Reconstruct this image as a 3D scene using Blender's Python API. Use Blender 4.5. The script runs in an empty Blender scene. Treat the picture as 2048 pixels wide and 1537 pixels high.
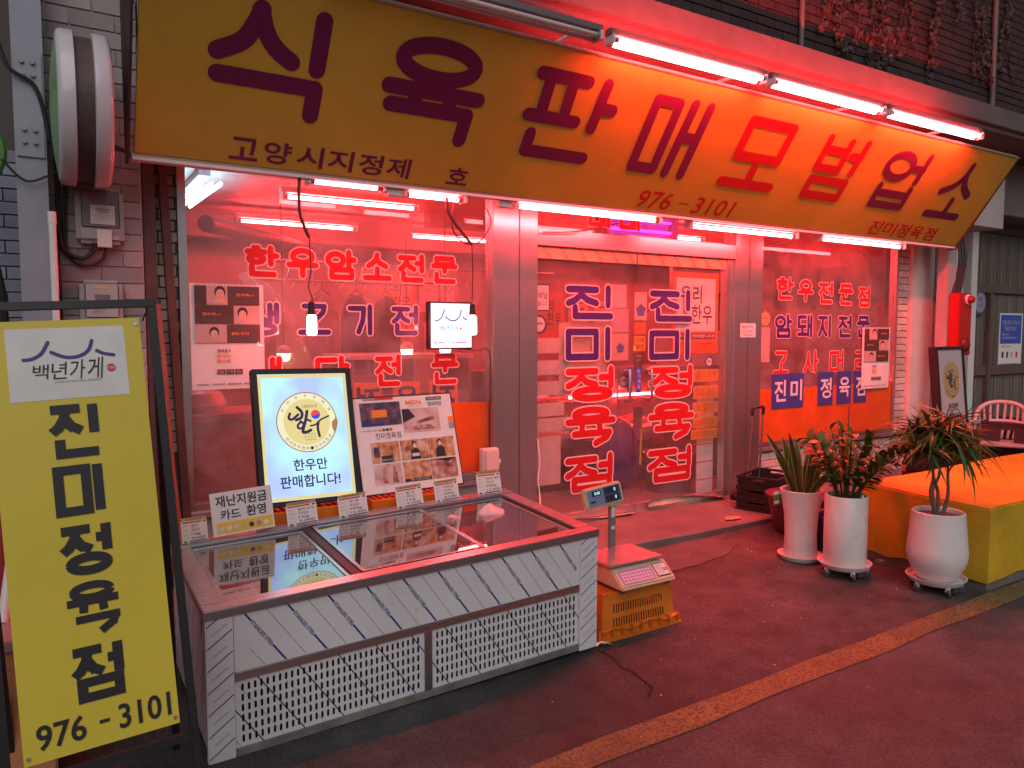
import bpy, bmesh, math, random
from mathutils import Vector, Matrix
random.seed(11)
S = bpy.context.scene
COL = S.collection
rad = math.radians

# ------------------------------------------------------------------ camera
cam_d = bpy.data.cameras.new('Camera')
cam = bpy.data.objects.new('Camera', cam_d)
COL.objects.link(cam)
cam_d.sensor_width = 36.0
cam_d.lens = 36.0 * 1500 / 2048
cam_d.clip_start = 0.05
cam_d.clip_end = 500
_r = Vector((0.849990, -0.526800, 0.0))
_d = Vector((-0.036263, -0.058510, -0.997628))
_f = Vector((0.525550, 0.847973, -0.068836))
M = Matrix(((_r.x, -_d.x, -_f.x), (_r.y, -_d.y, -_f.y), (_r.z, -_d.z, -_f.z))).to_4x4()
M.translation = Vector((0, 0, 1.6))
cam.matrix_world = M
S.camera = cam

# ------------------------------------------------------------------ sky, sun, exposure (dusk in a market street)
SUN_EL, SUN_AZ = 42.0, 205.0          # the light falls from behind the camera, a little from its left
world = bpy.data.worlds.new('World')
S.world = world
world.use_nodes = True
wn = world.node_tree.nodes
sky = wn.new('ShaderNodeTexSky')
sky.sky_type = 'NISHITA'
sky.sun_disc = False
sky.sun_elevation = rad(SUN_EL)
sky.sun_rotation = rad(SUN_AZ)
world.node_tree.links.new(sky.outputs[0], wn['Background'].inputs[0])
wn['Background'].inputs[1].default_value = 0.030
sun_d = bpy.data.lights.new('Sun', 'SUN')
sun_d.energy = 1.3
sun_d.angle = rad(60)
sun_d.color = (1.0, 0.91, 0.89)
sun = bpy.data.objects.new('Sun', sun_d)
COL.objects.link(sun)
_a, _e = rad(SUN_AZ), rad(SUN_EL)
_to = Vector((math.sin(_a) * math.cos(_e), math.cos(_a) * math.cos(_e), math.sin(_e)))
sun.rotation_euler = _to.to_track_quat('Z', 'Y').to_euler()
S.view_settings.view_transform = 'Standard'
S.view_settings.look = 'None'
S.view_settings.exposure = 0.14
S.view_settings.gamma = 1.0
S.view_settings.use_curve_mapping = False
S.render.engine = 'CYCLES'
S.cycles.use_denoising = True
S.cycles.max_bounces = 8
S.cycles.diffuse_bounces = 3
S.cycles.glossy_bounces = 4
S.cycles.transmission_bounces = 6
S.cycles.transparent_max_bounces = 16
S.cycles.sample_clamp_indirect = 4.0
S.cycles.caustics_reflective = False
S.cycles.caustics_refractive = False

# ------------------------------------------------------------------ materials
MATS = {}
def nd(nt, t, **k):
    n = nt.nodes.new(t)
    for a, b in k.items():
        if a.startswith('i_'):
            n.inputs[int(a[2:])].default_value = b
        else:
            setattr(n, a, b)
    return n

def mat(name, col, rough=0.6, metal=0.0, nz=None, bump=None, spec=0.5, wear=None, emit=None, stretch=None, aniso=None):
    """procedural material: colour with noise mottling, optional bump, wear (second colour by noise) and emission"""
    if name in MATS:
        return MATS[name]
    m = bpy.data.materials.new(name)
    m.use_nodes = True
    nt = m.node_tree
    b = nt.nodes['Principled BSDF']
    b.inputs['Roughness'].default_value = rough
    b.inputs['Metallic'].default_value = metal
    b.inputs['Specular IOR Level'].default_value = spec
    c4 = (*col, 1)
    b.inputs['Base Color'].default_value = c4
    L = nt.links.new
    tc = nd(nt, 'ShaderNodeTexCoord')
    src = tc.outputs['Object']
    if stretch:
        mp = nd(nt, 'ShaderNodeMapping')
        mp.inputs['Scale'].default_value = stretch
        L(src, mp.inputs['Vector'])
        src = mp.outputs[0]
    out = None
    if nz:
        sc, am = nz
        n = nd(nt, 'ShaderNodeTexNoise')
        n.inputs['Scale'].default_value = sc
        n.inputs['Detail'].default_value = 5
        n.inputs['Roughness'].default_value = 0.62
        L(src, n.inputs['Vector'])
        rp = nd(nt, 'ShaderNodeValToRGB')
        rp.color_ramp.elements[0].position = 0.28
        rp.color_ramp.elements[1].position = 0.72
        rp.color_ramp.elements[0].color = (*[max(0, x * (1 - am)) for x in col], 1)
        rp.color_ramp.elements[1].color = (*[min(1, x * (1 + am * 0.6)) for x in col], 1)
        L(n.outputs['Fac'], rp.inputs[0])
        out = rp.outputs[0]
        mr = nd(nt, 'ShaderNodeMapRange')
        mr.inputs['To Min'].default_value = max(0.02, rough - 0.12)
        mr.inputs['To Max'].default_value = min(1, rough + 0.12)
        L(n.outputs['Fac'], mr.inputs['Value'])
        L(mr.outputs[0], b.inputs['Roughness'])
    if wear:
        wc, ws, wt = wear
        n2 = nd(nt, 'ShaderNodeTexNoise')
        n2.inputs['Scale'].default_value = ws
        n2.inputs['Detail'].default_value = 8
        n2.inputs['Roughness'].default_value = 0.7
        L(src, n2.inputs['Vector'])
        r2 = nd(nt, 'ShaderNodeValToRGB')
        r2.color_ramp.elements[0].position = wt
        r2.color_ramp.elements[1].position = min(1, wt + 0.10)
        L(n2.outputs['Fac'], r2.inputs[0])
        mx = nd(nt, 'ShaderNodeMixRGB')
        L(r2.outputs[0], mx.inputs[0])
        if out:
            L(out, mx.inputs[1])
        else:
            mx.inputs[1].default_value = c4
        mx.inputs[2].default_value = (*wc, 1)
        out = mx.outputs[0]
    if out:
        L(out, b.inputs['Base Color'])
    if bump:
        bs, st = bump
        n3 = nd(nt, 'ShaderNodeTexNoise')
        n3.inputs['Scale'].default_value = bs
        n3.inputs['Detail'].default_value = 4
        L(src, n3.inputs['Vector'])
        bp = nd(nt, 'ShaderNodeBump')
        bp.inputs['Strength'].default_value = st
        bp.inputs['Distance'].default_value = 0.01
        L(n3.outputs['Fac'], bp.inputs['Height'])
        L(bp.outputs[0], b.inputs['Normal'])
    if emit:
        b.inputs['Emission Color'].default_value = (*emit[0], 1)
        b.inputs['Emission Strength'].default_value = emit[1]
    MATS[name] = m
    return m

def thin(m, fac=0.5):
    """make a sheet material let light through from behind, as thin paper does"""
    nt = m.node_tree
    b = nt.nodes['Principled BSDF']
    tl = nd(nt, 'ShaderNodeBsdfTranslucent')
    if b.inputs['Base Color'].links:
        nt.links.new(b.inputs['Base Color'].links[0].from_socket, tl.inputs[0])
    else:
        tl.inputs[0].default_value = b.inputs['Base Color'].default_value
    mx = nd(nt, 'ShaderNodeMixShader', i_0=fac)
    nt.links.new(b.outputs[0], mx.inputs[1])
    nt.links.new(tl.outputs[0], mx.inputs[2])
    nt.links.new(mx.outputs[0], nt.nodes['Material Output'].inputs[0])
    return m

def glow(name, col, strength):
    if name in MATS:
        return MATS[name]
    m = bpy.data.materials.new(name)
    m.use_nodes = True
    nt = m.node_tree
    nt.nodes.remove(nt.nodes['Principled BSDF'])
    e = nd(nt, 'ShaderNodeEmission')
    e.inputs[0].default_value = (*col, 1)
    e.inputs[1].default_value = strength
    nt.links.new(e.outputs[0], nt.nodes['Material Output'].inputs[0])
    MATS[name] = m
    return m

def glassmat(name, dirt=0.05, tint=(0.95, 0.96, 0.95), gloss=1.0):
    """window pane: clear, mirror-like at grazing angles, with a thin uneven film of dirt"""
    m = bpy.data.materials.new(name)
    m.use_nodes = True
    nt = m.node_tree
    nt.nodes.remove(nt.nodes['Principled BSDF'])
    L = nt.links.new
    tr = nd(nt, 'ShaderNodeBsdfTransparent')
    tr.inputs[0].default_value = (*tint, 1)
    gl = nd(nt, 'ShaderNodeBsdfGlossy')
    gl.inputs['Roughness'].default_value = 0.015
    lw = nd(nt, 'ShaderNodeLayerWeight')
    lw.inputs[0].default_value = 0.5              # Schlick reflectance, the same from both sides of the pane
    pw = nd(nt, 'ShaderNodeMath', operation='POWER')
    pw.inputs[1].default_value = 5.0
    L(lw.outputs['Facing'], pw.inputs[0])
    mu = nd(nt, 'ShaderNodeMath', operation='MULTIPLY_ADD')
    mu.inputs[1].default_value = 0.9
    mu.inputs[2].default_value = 0.045 * gloss
    mu.use_clamp = True
    L(pw.outputs[0], mu.inputs[0])
    mix = nd(nt, 'ShaderNodeMixShader')
    L(mu.outputs[0], mix.inputs[0])
    L(tr.outputs[0], mix.inputs[1])
    L(gl.outputs[0], mix.inputs[2])
    df = nd(nt, 'ShaderNodeBsdfDiffuse')
    df.inputs[0].default_value = (0.75, 0.73, 0.72, 1)
    tl = nd(nt, 'ShaderNodeBsdfTranslucent')
    tl.inputs[0].default_value = (0.75, 0.73, 0.72, 1)
    ad = nd(nt, 'ShaderNodeMixShader', i_0=0.5)
    L(df.outputs[0], ad.inputs[1])
    L(tl.outputs[0], ad.inputs[2])
    tc = nd(nt, 'ShaderNodeTexCoord')
    n = nd(nt, 'ShaderNodeTexNoise')
    n.inputs['Scale'].default_value = 3.5
    n.inputs['Detail'].default_value = 9
    n.inputs['Roughness'].default_value = 0.65
    L(tc.outputs['Object'], n.inputs['Vector'])
    mr = nd(nt, 'ShaderNodeMapRange')
    mr.inputs['From Min'].default_value = 0.35
    mr.inputs['From Max'].default_value = 0.75
    mr.inputs['To Min'].default_value = dirt * 0.4
    mr.inputs['To Max'].default_value = dirt * 2.0
    L(n.outputs['Fac'], mr.inputs['Value'])
    m2 = nd(nt, 'ShaderNodeMixShader')
    L(mr.outputs[0], m2.inputs[0])
    L(mix.outputs[0], m2.inputs[1])
    L(ad.outputs[0], m2.inputs[2])
    L(m2.outputs[0], nt.nodes['Material Output'].inputs[0])
    MATS[name] = m
    return m

RED = (1.0, 0.036, 0.040)
white = mat('white_paint', (0.72, 0.70, 0.67), 0.6, nz=(6, 0.12))
black = mat('black_paint', (0.012, 0.012, 0.014), 0.45)
steel = mat('brushed_steel', (0.56, 0.54, 0.54), 0.32, 0.92, nz=(7, 0.10), bump=(40, 0.012), stretch=(60, 60, 1.2))
steel_h = mat('brushed_steel_bar', (0.60, 0.59, 0.58), 0.33, 0.85, nz=(7, 0.08), bump=(40, 0.03), stretch=(1.2, 60, 60))
ink_dark = mat('ink_dark', (0.02, 0.016, 0.022), 0.5)
ink_navy = mat('ink_navy', (0.03, 0.03, 0.16), 0.45)
ink_red = mat('ink_red', (0.62, 0.03, 0.03), 0.45)
ink_blue = mat('ink_blue', (0.05, 0.10, 0.48), 0.5)
ink_gold = mat('ink_gold', (0.62, 0.45, 0.16), 0.5)
ink_orange = mat('ink_orange', (0.80, 0.24, 0.03), 0.5)
ink_yellow = mat('ink_yellow', (0.80, 0.52, 0.05), 0.5)
ink_grey = mat('ink_grey', (0.30, 0.29, 0.29), 0.55)
ink_green = mat('ink_green', (0.05, 0.14, 0.07), 0.55)
ink_pale = mat('ink_pale', (0.62, 0.60, 0.58), 0.55)
skin = mat('print_skin', (0.62, 0.42, 0.33), 0.5)
paper = mat('paper', (0.74, 0.72, 0.69), 0.65, nz=(12, 0.06))
paper_old = mat('paper_old', (0.66, 0.60, 0.50), 0.65, nz=(12, 0.12))
cable_m = mat('cable_rubber', (0.02, 0.018, 0.02), 0.55)
white_pl = mat('white_plastic', (0.70, 0.68, 0.66), 0.38, nz=(5, 0.08))
dark_pl = mat('dark_plastic', (0.018, 0.017, 0.018), 0.5, nz=(20, 0.3))

# ------------------------------------------------------------------ mesh helpers
ORG = {}
def root_of(p):
    while p is not None and p.parent is not None:
        p = p.parent
    return p

class MB:
    def __init__(s):
        s.v, s.f, s.mi, s.mats = [], [], [], []
    def m(s, mt):
        if mt not in s.mats:
            s.mats.append(mt)
        return s.mats.index(mt)
    def add(s, vs, fs, mt=None):
        o = len(s.v)
        s.v += [Vector(p) for p in vs]
        k = s.m(mt) if mt else 0
        for f in fs:
            s.f.append([i + o for i in f])
            s.mi.append(k)
        return s
    def box(s, x0, x1, y0, y1, z0, z1, mt=None, T=None):
        vs = [Vector((x, y, z)) for z in (z0, z1) for y in (y0, y1) for x in (x0, x1)]
        if T:
            vs = [T @ p for p in vs]
        return s.add(vs, [(0, 2, 3, 1), (4, 5, 7, 6), (0, 1, 5, 4), (2, 6, 7, 3), (0, 4, 6, 2), (1, 3, 7, 5)], mt)
    def cyl(s, p0, p1, r0, r1=None, n=12, mt=None, caps=True):
        r1 = r0 if r1 is None else r1
        p0, p1 = Vector(p0), Vector(p1)
        q = (p1 - p0).to_track_quat('Z', 'Y')
        a = [p0 + q @ Vector((r0 * math.cos(t), r0 * math.sin(t), 0)) for t in [2 * math.pi * i / n for i in range(n)]]
        b = [p1 + q @ Vector((r1 * math.cos(t), r1 * math.sin(t), 0)) for t in [2 * math.pi * i / n for i in range(n)]]
        fs = [(i, (i + 1) % n, n + (i + 1) % n, n + i) for i in range(n)]
        if caps:
            fs += [tuple(range(n - 1, -1, -1)), tuple(range(n, 2 * n))]
        return s.add(a + b, fs, mt)
    def tube(s, pts, r, n=8, mt=None, smooth=0):
        pts = [Vector(p) for p in pts]
        if smooth:
            pts = catmull(pts, smooth)
        rr = r if isinstance(r, (list, tuple)) else None
        rings = []
        for i, p in enumerate(pts):
            t = (pts[min(i + 1, len(pts) - 1)] - pts[max(i - 1, 0)]).normalized()
            q = t.to_track_quat('Z', 'Y')
            ri = (rr[0] + (rr[1] - rr[0]) * i / (len(pts) - 1)) if rr else r
            rings.append([p + q @ Vector((ri * math.cos(2 * math.pi * k / n), ri * math.sin(2 * math.pi * k / n), 0)) for k in range(n)])
        # keep rings aligned
        for i in range(1, len(rings)):
            best = min(range(n), key=lambda o: (rings[i][o] - rings[i - 1][0]).length)
            rings[i] = rings[i][best:] + rings[i][:best]
        vs = [v for g in rings for v in g]
        fs = []
        for i in range(len(rings) - 1):
            for k in range(n):
                fs.append((i * n + k, i * n + (k + 1) % n, (i + 1) * n + (k + 1) % n, (i + 1) * n + k))
        fs.append(tuple(range(n - 1, -1, -1)))
        fs.append(tuple((len(rings) - 1) * n + k for k in range(n)))
        return s.add(vs, fs, mt)
    def lathe(s, prof, c, n=28, mt=None, axis='Z', arc=None):
        """prof: (radius, height) pairs"""
        vs, fs = [], []
        for (r, h) in prof:
            for k in range(n):
                t = 2 * math.pi * k / n
                p = (r * math.cos(t), r * math.sin(t), h)
                if axis == 'X':
                    p = (h, p[0], p[1])
                elif axis == 'Y':
                    p = (p[0], h, -p[1])
                vs.append(Vector(c) + Vector(p))
        for i in range(len(prof) - 1):
            for k in range(n):
                fs.append((i * n + k, i * n + (k + 1) % n, (i + 1) * n + (k + 1) % n, (i + 1) * n + k))
        if prof[0][0] > 1e-6:
            fs.append(tuple(range(n - 1, -1, -1)))
        if prof[-1][0] > 1e-6:
            fs.append(tuple((len(prof) - 1) * n + k for k in range(n)))
        return s.add(vs, fs, mt)
    def prism(s, poly, O, U, V, depth, mt=None):
        """2-D outline on the plane O,U,V, pushed back by depth along -(U x V)"""
        O, U, V = Vector(O), Vector(U), Vector(V)
        N = U.cross(V).normalized()
        a = [O + U * p[0] + V * p[1] for p in poly]
        b = [p - N * depth for p in a]
        n = len(a)
        fs = [tuple(range(n)), tuple(range(2 * n - 1, n - 1, -1))]
        fs += [(i, n + i, n + (i + 1) % n, (i + 1) % n) for i in range(n)]
        return s.add(a + b, fs, mt)
    def build(s, name, mt=None, parent=None, bevel=0, smooth=None, kind=None, seg=2):
        rt = root_of(parent)
        off = ORG.get(rt, Vector((0, 0, 0))) if rt else Vector((0, 0, 0))
        me = bpy.data.meshes.new(name)
        me.from_pydata([tuple(v - off) for v in s.v], [], s.f)
        if s.mats:
            for q in s.mats:
                me.materials.append(q)
            me.polygons.foreach_set('material_index', s.mi)
        if mt:
            if not s.mats:
                me.materials.append(mt)
        if bevel:
            bm = bmesh.new()
            bm.from_mesh(me)
            bmesh.ops.remove_doubles(bm, verts=bm.verts, dist=1e-6)
            es = [e for e in bm.edges if len(e.link_faces) == 2 and e.calc_face_angle(0) > 0.6]
            bmesh.ops.bevel(bm, geom=es, offset=bevel, segments=seg, affect='EDGES', clamp_overlap=True)
            bm.to_mesh(me)
            bm.free()
        if smooth is None:
            smooth = bool(bevel)
        if smooth:
            me.polygons.foreach_set('use_smooth', [True] * len(me.polygons))
            me.set_sharp_from_angle(angle=rad(38))
        me.update()
        o = bpy.data.objects.new(name, me)
        COL.objects.link(o)
        if parent:
            o.parent = parent
        if kind:
            o['kind'] = kind
        return o

def catmull(pts, k):
    out = []
    n = len(pts)
    for i in range(n - 1):
        p0, p1, p2, p3 = pts[max(i - 1, 0)], pts[i], pts[i + 1], pts[min(i + 2, n - 1)]
        for j in range(k):
            t = j / k
            out.append(0.5 * ((2 * p1) + (p2 - p0) * t + (2 * p0 - 5 * p1 + 4 * p2 - p3) * t * t + (3 * p1 - p0 - 3 * p2 + p3) * t ** 3))
    out.append(pts[-1])
    return out

def thing(name, label, cat, loc=(0, 0, 0), group=None):
    o = bpy.data.objects.new(name, None)
    o.empty_display_size = 0.1
    COL.objects.link(o)
    o.location = loc
    ORG[o] = Vector(loc)
    o['label'] = label
    o['category'] = cat
    if group:
        o['group'] = group
    return o

def tag(o, label, cat, group=None):
    o['label'] = label
    o['category'] = cat
    if group:
        o['group'] = group
    return o

def B(*a):
    return MB().box(*a)

# ------------------------------------------------------------------ lettering: text outlines and rounded hangul strokes
_TX = {}
_TXO = []
def text_mesh(s, bold=0.0):
    k = (s, bold)
    if k not in _TX:
        if not _TXO:
            cu = bpy.data.curves.new('t', 'FONT')
            cu.size = 1
            cu.resolution_u = 3
            _TXO.append(bpy.data.objects.new('t', cu))
        o = _TXO[0]
        o.data.body = s
        o.data.offset = bold
        me = bpy.data.meshes.new_from_object(o)
        vs = [(v.co.x, v.co.y) for v in me.vertices]
        fs = [tuple(p.vertices) for p in me.polygons]
        bpy.data.meshes.remove(me)
        x0, x1 = min(v[0] for v in vs), max(v[0] for v in vs)
        y0, y1 = min(v[1] for v in vs), max(v[1] for v in vs)
        _TX[k] = ([((a - x0) / (x1 - x0), (b - y0) / (y1 - y0)) for a, b in vs], fs, (x1 - x0) / (y1 - y0))
    return _TX[k]

def arc_pts(cx, cy, rx, ry, n=22):
    return [(cx + rx * math.cos(2 * math.pi * i / n), cy + ry * math.sin(2 * math.pi * i / n)) for i in range(n + 1)]

CHO = {
 'ㄱ': [[(0, 1), (1, 1), (0.92, 0.5), (0.6, 0)]], 'ㄴ': [[(0, 1), (0, 0), (1, 0)]],
 'ㄷ': [[(1, 1), (0, 1), (0, 0), (1, 0)]], 'ㄹ': [[(0, 1), (1, 1), (1, .5), (0, .5), (0, 0), (1, 0)]],
 'ㅁ': [[(0, 1), (1, 1), (1, 0), (0, 0), (0, 1)]], 'ㅂ': [[(0, 1), (0, 0), (1, 0), (1, 1)], [(0, .55), (1, .55)]],
 'ㅅ': [[(.5, 1), (.45, .62), (.22, .22), (0, 0)], [(.47, .66), (.62, .32), (1, 0)]],
 'ㅈ': [[(0, 1), (1, 1)], [(.5, 1), (.44, .6), (.22, .2), (0, 0)], [(.47, .6), (.66, .25), (1, .02)]],
 'ㅎ': [[(.38, 1.12), (.62, 1.12)], [(0, .82), (1, .82)], arc_pts(.5, .27, .42, .27)],
 'ㅇ': [arc_pts(.5, .5, .5, .5)],
 'ㅍ': [[(0, 1), (1, 1)], [(0, 0), (1, 0)], [(.3, 1), (.3, 0)], [(.7, 1), (.7, 0)]],
 'ㅋ': [[(0, 1), (1, 1), (.7, 0)], [(0, .55), (.9, .55)]],
}
VERT = {'ㅣ': [[(.5, 1), (.5, 0)]], 'ㅏ': [[(.35, 1), (.35, 0)], [(.35, .52), (1, .52)]],
        'ㅓ': [[(.75, 1), (.75, 0)], [(.75, .52), (.05, .52)]], 'ㅐ': [[(.2, .97), (.2, .03)], [(.9, 1), (.9, 0)], [(.2, .5), (.9, .5)]],
        'ㅔ': [[(.3, .97), (.3, .03)], [(.95, 1), (.95, 0)], [(.3, .5), (-.2, .5)]]}
HORZ = {'ㅗ': [[(0, .05), (1, .05)], [(.5, .9), (.5, .05)]], 'ㅜ': [[(0, .95), (1, .95)], [(.5, .95), (.5, 0)]],
        'ㅡ': [[(0, .5), (1, .5)]], 'ㅠ': [[(0, .95), (1, .95)], [(.32, .95), (.3, 0)], [(.68, .95), (.7, 0)]]}
_C = 'ㄱㄲㄴㄷㄸㄹㅁㅂㅃㅅㅆㅇㅈㅉㅊㅋㅌㅍㅎ'
_J = 'ㅏㅐㅑㅒㅓㅔㅕㅖㅗㅘㅙㅚㅛㅜㅝㅞㅟㅠㅡㅢㅣ'
_T = [''] + list('ㄱㄲㄳㄴㄵㄶㄷㄹㄺㄻㄼㄽㄾㄿㅀㅁㅂㅄㅅㅆㅇㅈㅊㅋㅌㅍㅎ')
def boxed(strokes, x0, y0, x1, y1):
    return [[(x0 + (x1 - x0) * p[0], y0 + (y1 - y0) * p[1]) for p in st] for st in strokes]

def syllable(ch):
    k = ord(ch) - 0xAC00
    c, j, t = _C[k // 588], _J[(k % 588) // 28], _T[k % 28]
    out = []
    lo = 0.0
    if t:
        lo = 0.42
        if t == 'ㄺ':
            out += boxed(CHO['ㄹ'], .06, 0, .46, .30) + boxed(CHO['ㄱ'], .58, 0, .97, .30)
        else:
            out += boxed(CHO[t], .14, 0, .92, .30)
    if j in VERT:
        out += boxed(CHO[c], 0, lo + (.04 if not t else .03), .60, .93)
        out += boxed(VERT[j], .70, lo - (0.02 if t else 0), 1.02, 1.0)
    elif j in HORZ:
        h = 1 - lo
        mid = lo + h * (.46 if t else .46)
        out += boxed(CHO[c], .14, mid + (.04 if t else .06), .86, 0.98)
        out += boxed(HORZ[j], 0, lo + .01, 1, mid - .02)
    else:                                             # ㅙ and the like
        out += boxed(CHO[c], 0, .48, .52, .95) + boxed(HORZ['ㅗ'], -.02, .08, .58, .40) + boxed(VERT['ㅐ'], .68, 0, 1, 1)
    return out

class Board:
    """flat print on a real surface: many patches and letters joined in one thin mesh on the plane O,U,V"""
    def __init__(s, O, U, V, lift=0.0012):
        s.O, s.U, s.V = Vector(O), Vector(U).normalized(), Vector(V).normalized()
        s.N = s.U.cross(s.V).normalized()
        s.mb = MB()
        s.k = 0
        s.lift = lift
    def p(s, u, v, l):
        return s.O + s.U * u + s.V * v + s.N * (s.lift + l * 0.0009 + (s.k % 40) * 1.2e-5)
    def poly(s, pts, mt, l=0):
        s.k += 1
        s.mb.add([s.p(u, v, l) for u, v in pts], [tuple(range(len(pts)))], mt)
    def rect(s, u0, v0, u1, v1, mt, l=0):
        s.poly([(u0, v0), (u1, v0), (u1, v1), (u0, v1)], mt, l)
    def disc(s, cu, cv, ru, rv, mt, l=0, n=36):
        s.poly([(cu + ru * math.cos(2 * math.pi * i / n), cv + rv * math.sin(2 * math.pi * i / n)) for i in range(n)], mt, l)
    def ring(s, cu, cv, r0, r1, mt, l=0, n=40):
        s.k += 1
        vs = [s.p(cu + r * math.cos(2 * math.pi * i / n), cv + r * math.sin(2 * math.pi * i / n), l) for r in (r0, r1) for i in range(n)]
        s.mb.add(vs, [(i, n + i, n + (i + 1) % n, (i + 1) % n) for i in range(n)], mt)
    def text(s, t, u0, v0, u1, v1, mt, l=1, bold=0.0, shear=0.0, mirror=False, rot=0.0):
        s.k += 1
        vs, fs, _ = text_mesh(t, min(bold, .018))
        w, h = u1 - u0, v1 - v0
        cr, sr = math.cos(rot), math.sin(rot)
        P = []
        for a, b in vs:
            if mirror:
                a = 1 - a
            x, y = w * a + shear * h * (b - .5), h * b
            if rot:
                x, y = x - w / 2, y - h / 2
                x, y = x * cr - y * sr + w / 2, x * sr + y * cr + h / 2
            P.append(s.p(u0 + x, v0 + y, l))
        s.mb.add(P, [f[::-1] for f in fs] if mirror else fs, mt)
    def stroke(s, pts, w, mt, l=1, cap=5, curve=0):
        if curve:
            q = catmull([Vector((a, b, 0)) for a, b in pts], curve)
            pts = [(v.x, v.y) for v in q]
        r = w / 2
        for i in range(len(pts) - 1):
            s.k += 1
            a, b = Vector(pts[i]), Vector(pts[i + 1])
            d = b - a
            if d.length < 1e-6:
                continue
            t = math.atan2(d.y, d.x)
            out = []
            for j in range(cap + 1):
                th = t + math.pi / 2 + math.pi * j / cap
                out.append((a.x + r * math.cos(th), a.y + r * math.sin(th)))
            for j in range(cap + 1):
                th = t - math.pi / 2 + math.pi * j / cap
                out.append((b.x + r * math.cos(th), b.y + r * math.sin(th)))
            s.mb.add([s.p(u, v, l) for u, v in out], [tuple(range(len(out)))], mt)
    def square(s, pts, w, mt, l=1):
        """stroke with cut-off ends and filled corners, as in a heavy gothic"""
        r = w / 2
        closed = pts[0] == pts[-1]
        for i in range(len(pts) - 1):
            s.k += 1
            a, b = Vector(pts[i]), Vector(pts[i + 1])
            d = (b - a).normalized()
            n = Vector((-d.y, d.x)) * r
            many = len(pts) > 10
            ea = 0 if (i == 0 and not closed) else (r * .2 if many else r)
            eb = 0 if (i == len(pts) - 2 and not closed) else (r * .2 if many else r)
            if len(pts) == 4 and not closed and abs(d.x) > .1 and abs(d.y) > .1:
                ea, eb = (0 if i == 0 else r * .6), (0 if i == len(pts) - 2 else r * .6)
            a, b = a - d * ea, b + d * eb
            s.mb.add([s.p(*q, l) for q in (a - n, b - n, b + n, a + n)], [(0, 1, 2, 3)], mt)
    def gothic(s, ch, u0, v0, u1, v1, w, mt, l=2):
        for st in syllable(ch):
            s.square([(u0 + w / 2 + (u1 - u0 - w) * a, v0 + w / 2 + (v1 - v0 - w) * b) for a, b in st], w, mt, l)
    def hangul(s, ch, u0, v0, u1, v1, w, mt, l=2, edge=None, ew=0.0):
        for st in syllable(ch):
            q = [(u0 + w / 2 + (u1 - u0 - w) * a, v0 + w / 2 + (v1 - v0 - w) * b) for a, b in st]
            if edge:
                s.stroke(q, w + ew * 2, edge, l - 1)
            s.stroke(q, w, mt, l)
    def build(s, name, parent, smooth=False):
        return s.mb.build(name, None, parent, smooth=smooth)

# ================================================================== THE SETTING
def gz(x, y):
    return 0.012 * (min(max(x, -4), 8) - 2) + 0.022 * (min(max(y, -4), 4.2) - 3)

def asphaltmat(name, col, grain, stain):
    m = mat(name, col, 0.72, nz=(1.3, 0.45), bump=(170, 0.9))
    nt = m.node_tree
    L = nt.links.new
    b = nt.nodes['Principled BSDF']
    src = b.inputs['Base Color'].links[0].from_socket
    tc = nd(nt, 'ShaderNodeTexCoord')
    for kind, sc, lo, hi, d0, d1 in (('V', 240, .0, .9, .55, 1.55), ('N', 95, .35, .65, .70, 1.25), ('N', 6, .3, .7, 1 - stain, 1.12), ('N', .55, .35, .62, 1 - stain, 1.1)):
        if kind == 'V':
            n = nd(nt, 'ShaderNodeTexVoronoi')
            n.inputs['Scale'].default_value = sc * grain
            o = n.outputs['Color']
        else:
            n = nd(nt, 'ShaderNodeTexNoise')
            n.inputs['Scale'].default_value = sc
            n.inputs['Detail'].default_value = 6
            o = n.outputs['Fac']
        L(tc.outputs['Object'], n.inputs['Vector'])
        mr = nd(nt, 'ShaderNodeMapRange')
        mr.inputs['From Min'].default_value = lo
        mr.inputs['From Max'].default_value = hi
        mr.inputs['To Min'].default_value = d0
        mr.inputs['To Max'].default_value = d1
        L(o, mr.inputs['Value'])
        mx = nd(nt, 'ShaderNodeMixRGB', blend_type='MULTIPLY')
        mx.inputs[0].default_value = 1
        L(src, mx.inputs[1])
        L(mr.outputs[0], mx.inputs[2])
        src = mx.outputs[0]
    L(src, b.inputs['Base Color'])
    return m
asphalt = asphaltmat('asphalt', (0.076, 0.070, 0.068), .8, .45)
asphalt_new = asphaltmat('asphalt_road', (0.086, 0.079, 0.077), 1.0, .3)
def sheet(name, xs, ys, dz, m):
    mb = MB()
    vs = [(x, y, gz(x, y) + dz) for y in ys for x in xs]
    n = len(xs)
    fs = [(j * n + i, j * n + i + 1, (j + 1) * n + i + 1, (j + 1) * n + i) for j in range(len(ys) - 1) for i in range(n - 1)]
    mb.add(vs, fs)
    o = mb.build(name, m, kind='structure')
    return o
sheet('ground', [-80, -20, -4, 0, 4, 8, 20, 80], [-80, -20, -4, 0, 4.2, 10, 40, 90], 0, asphalt)
sheet('road', [-80, -4, 0, 4, 8, 80], [-20, -4, 0, 2.13], 0.004, asphalt_new)
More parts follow.
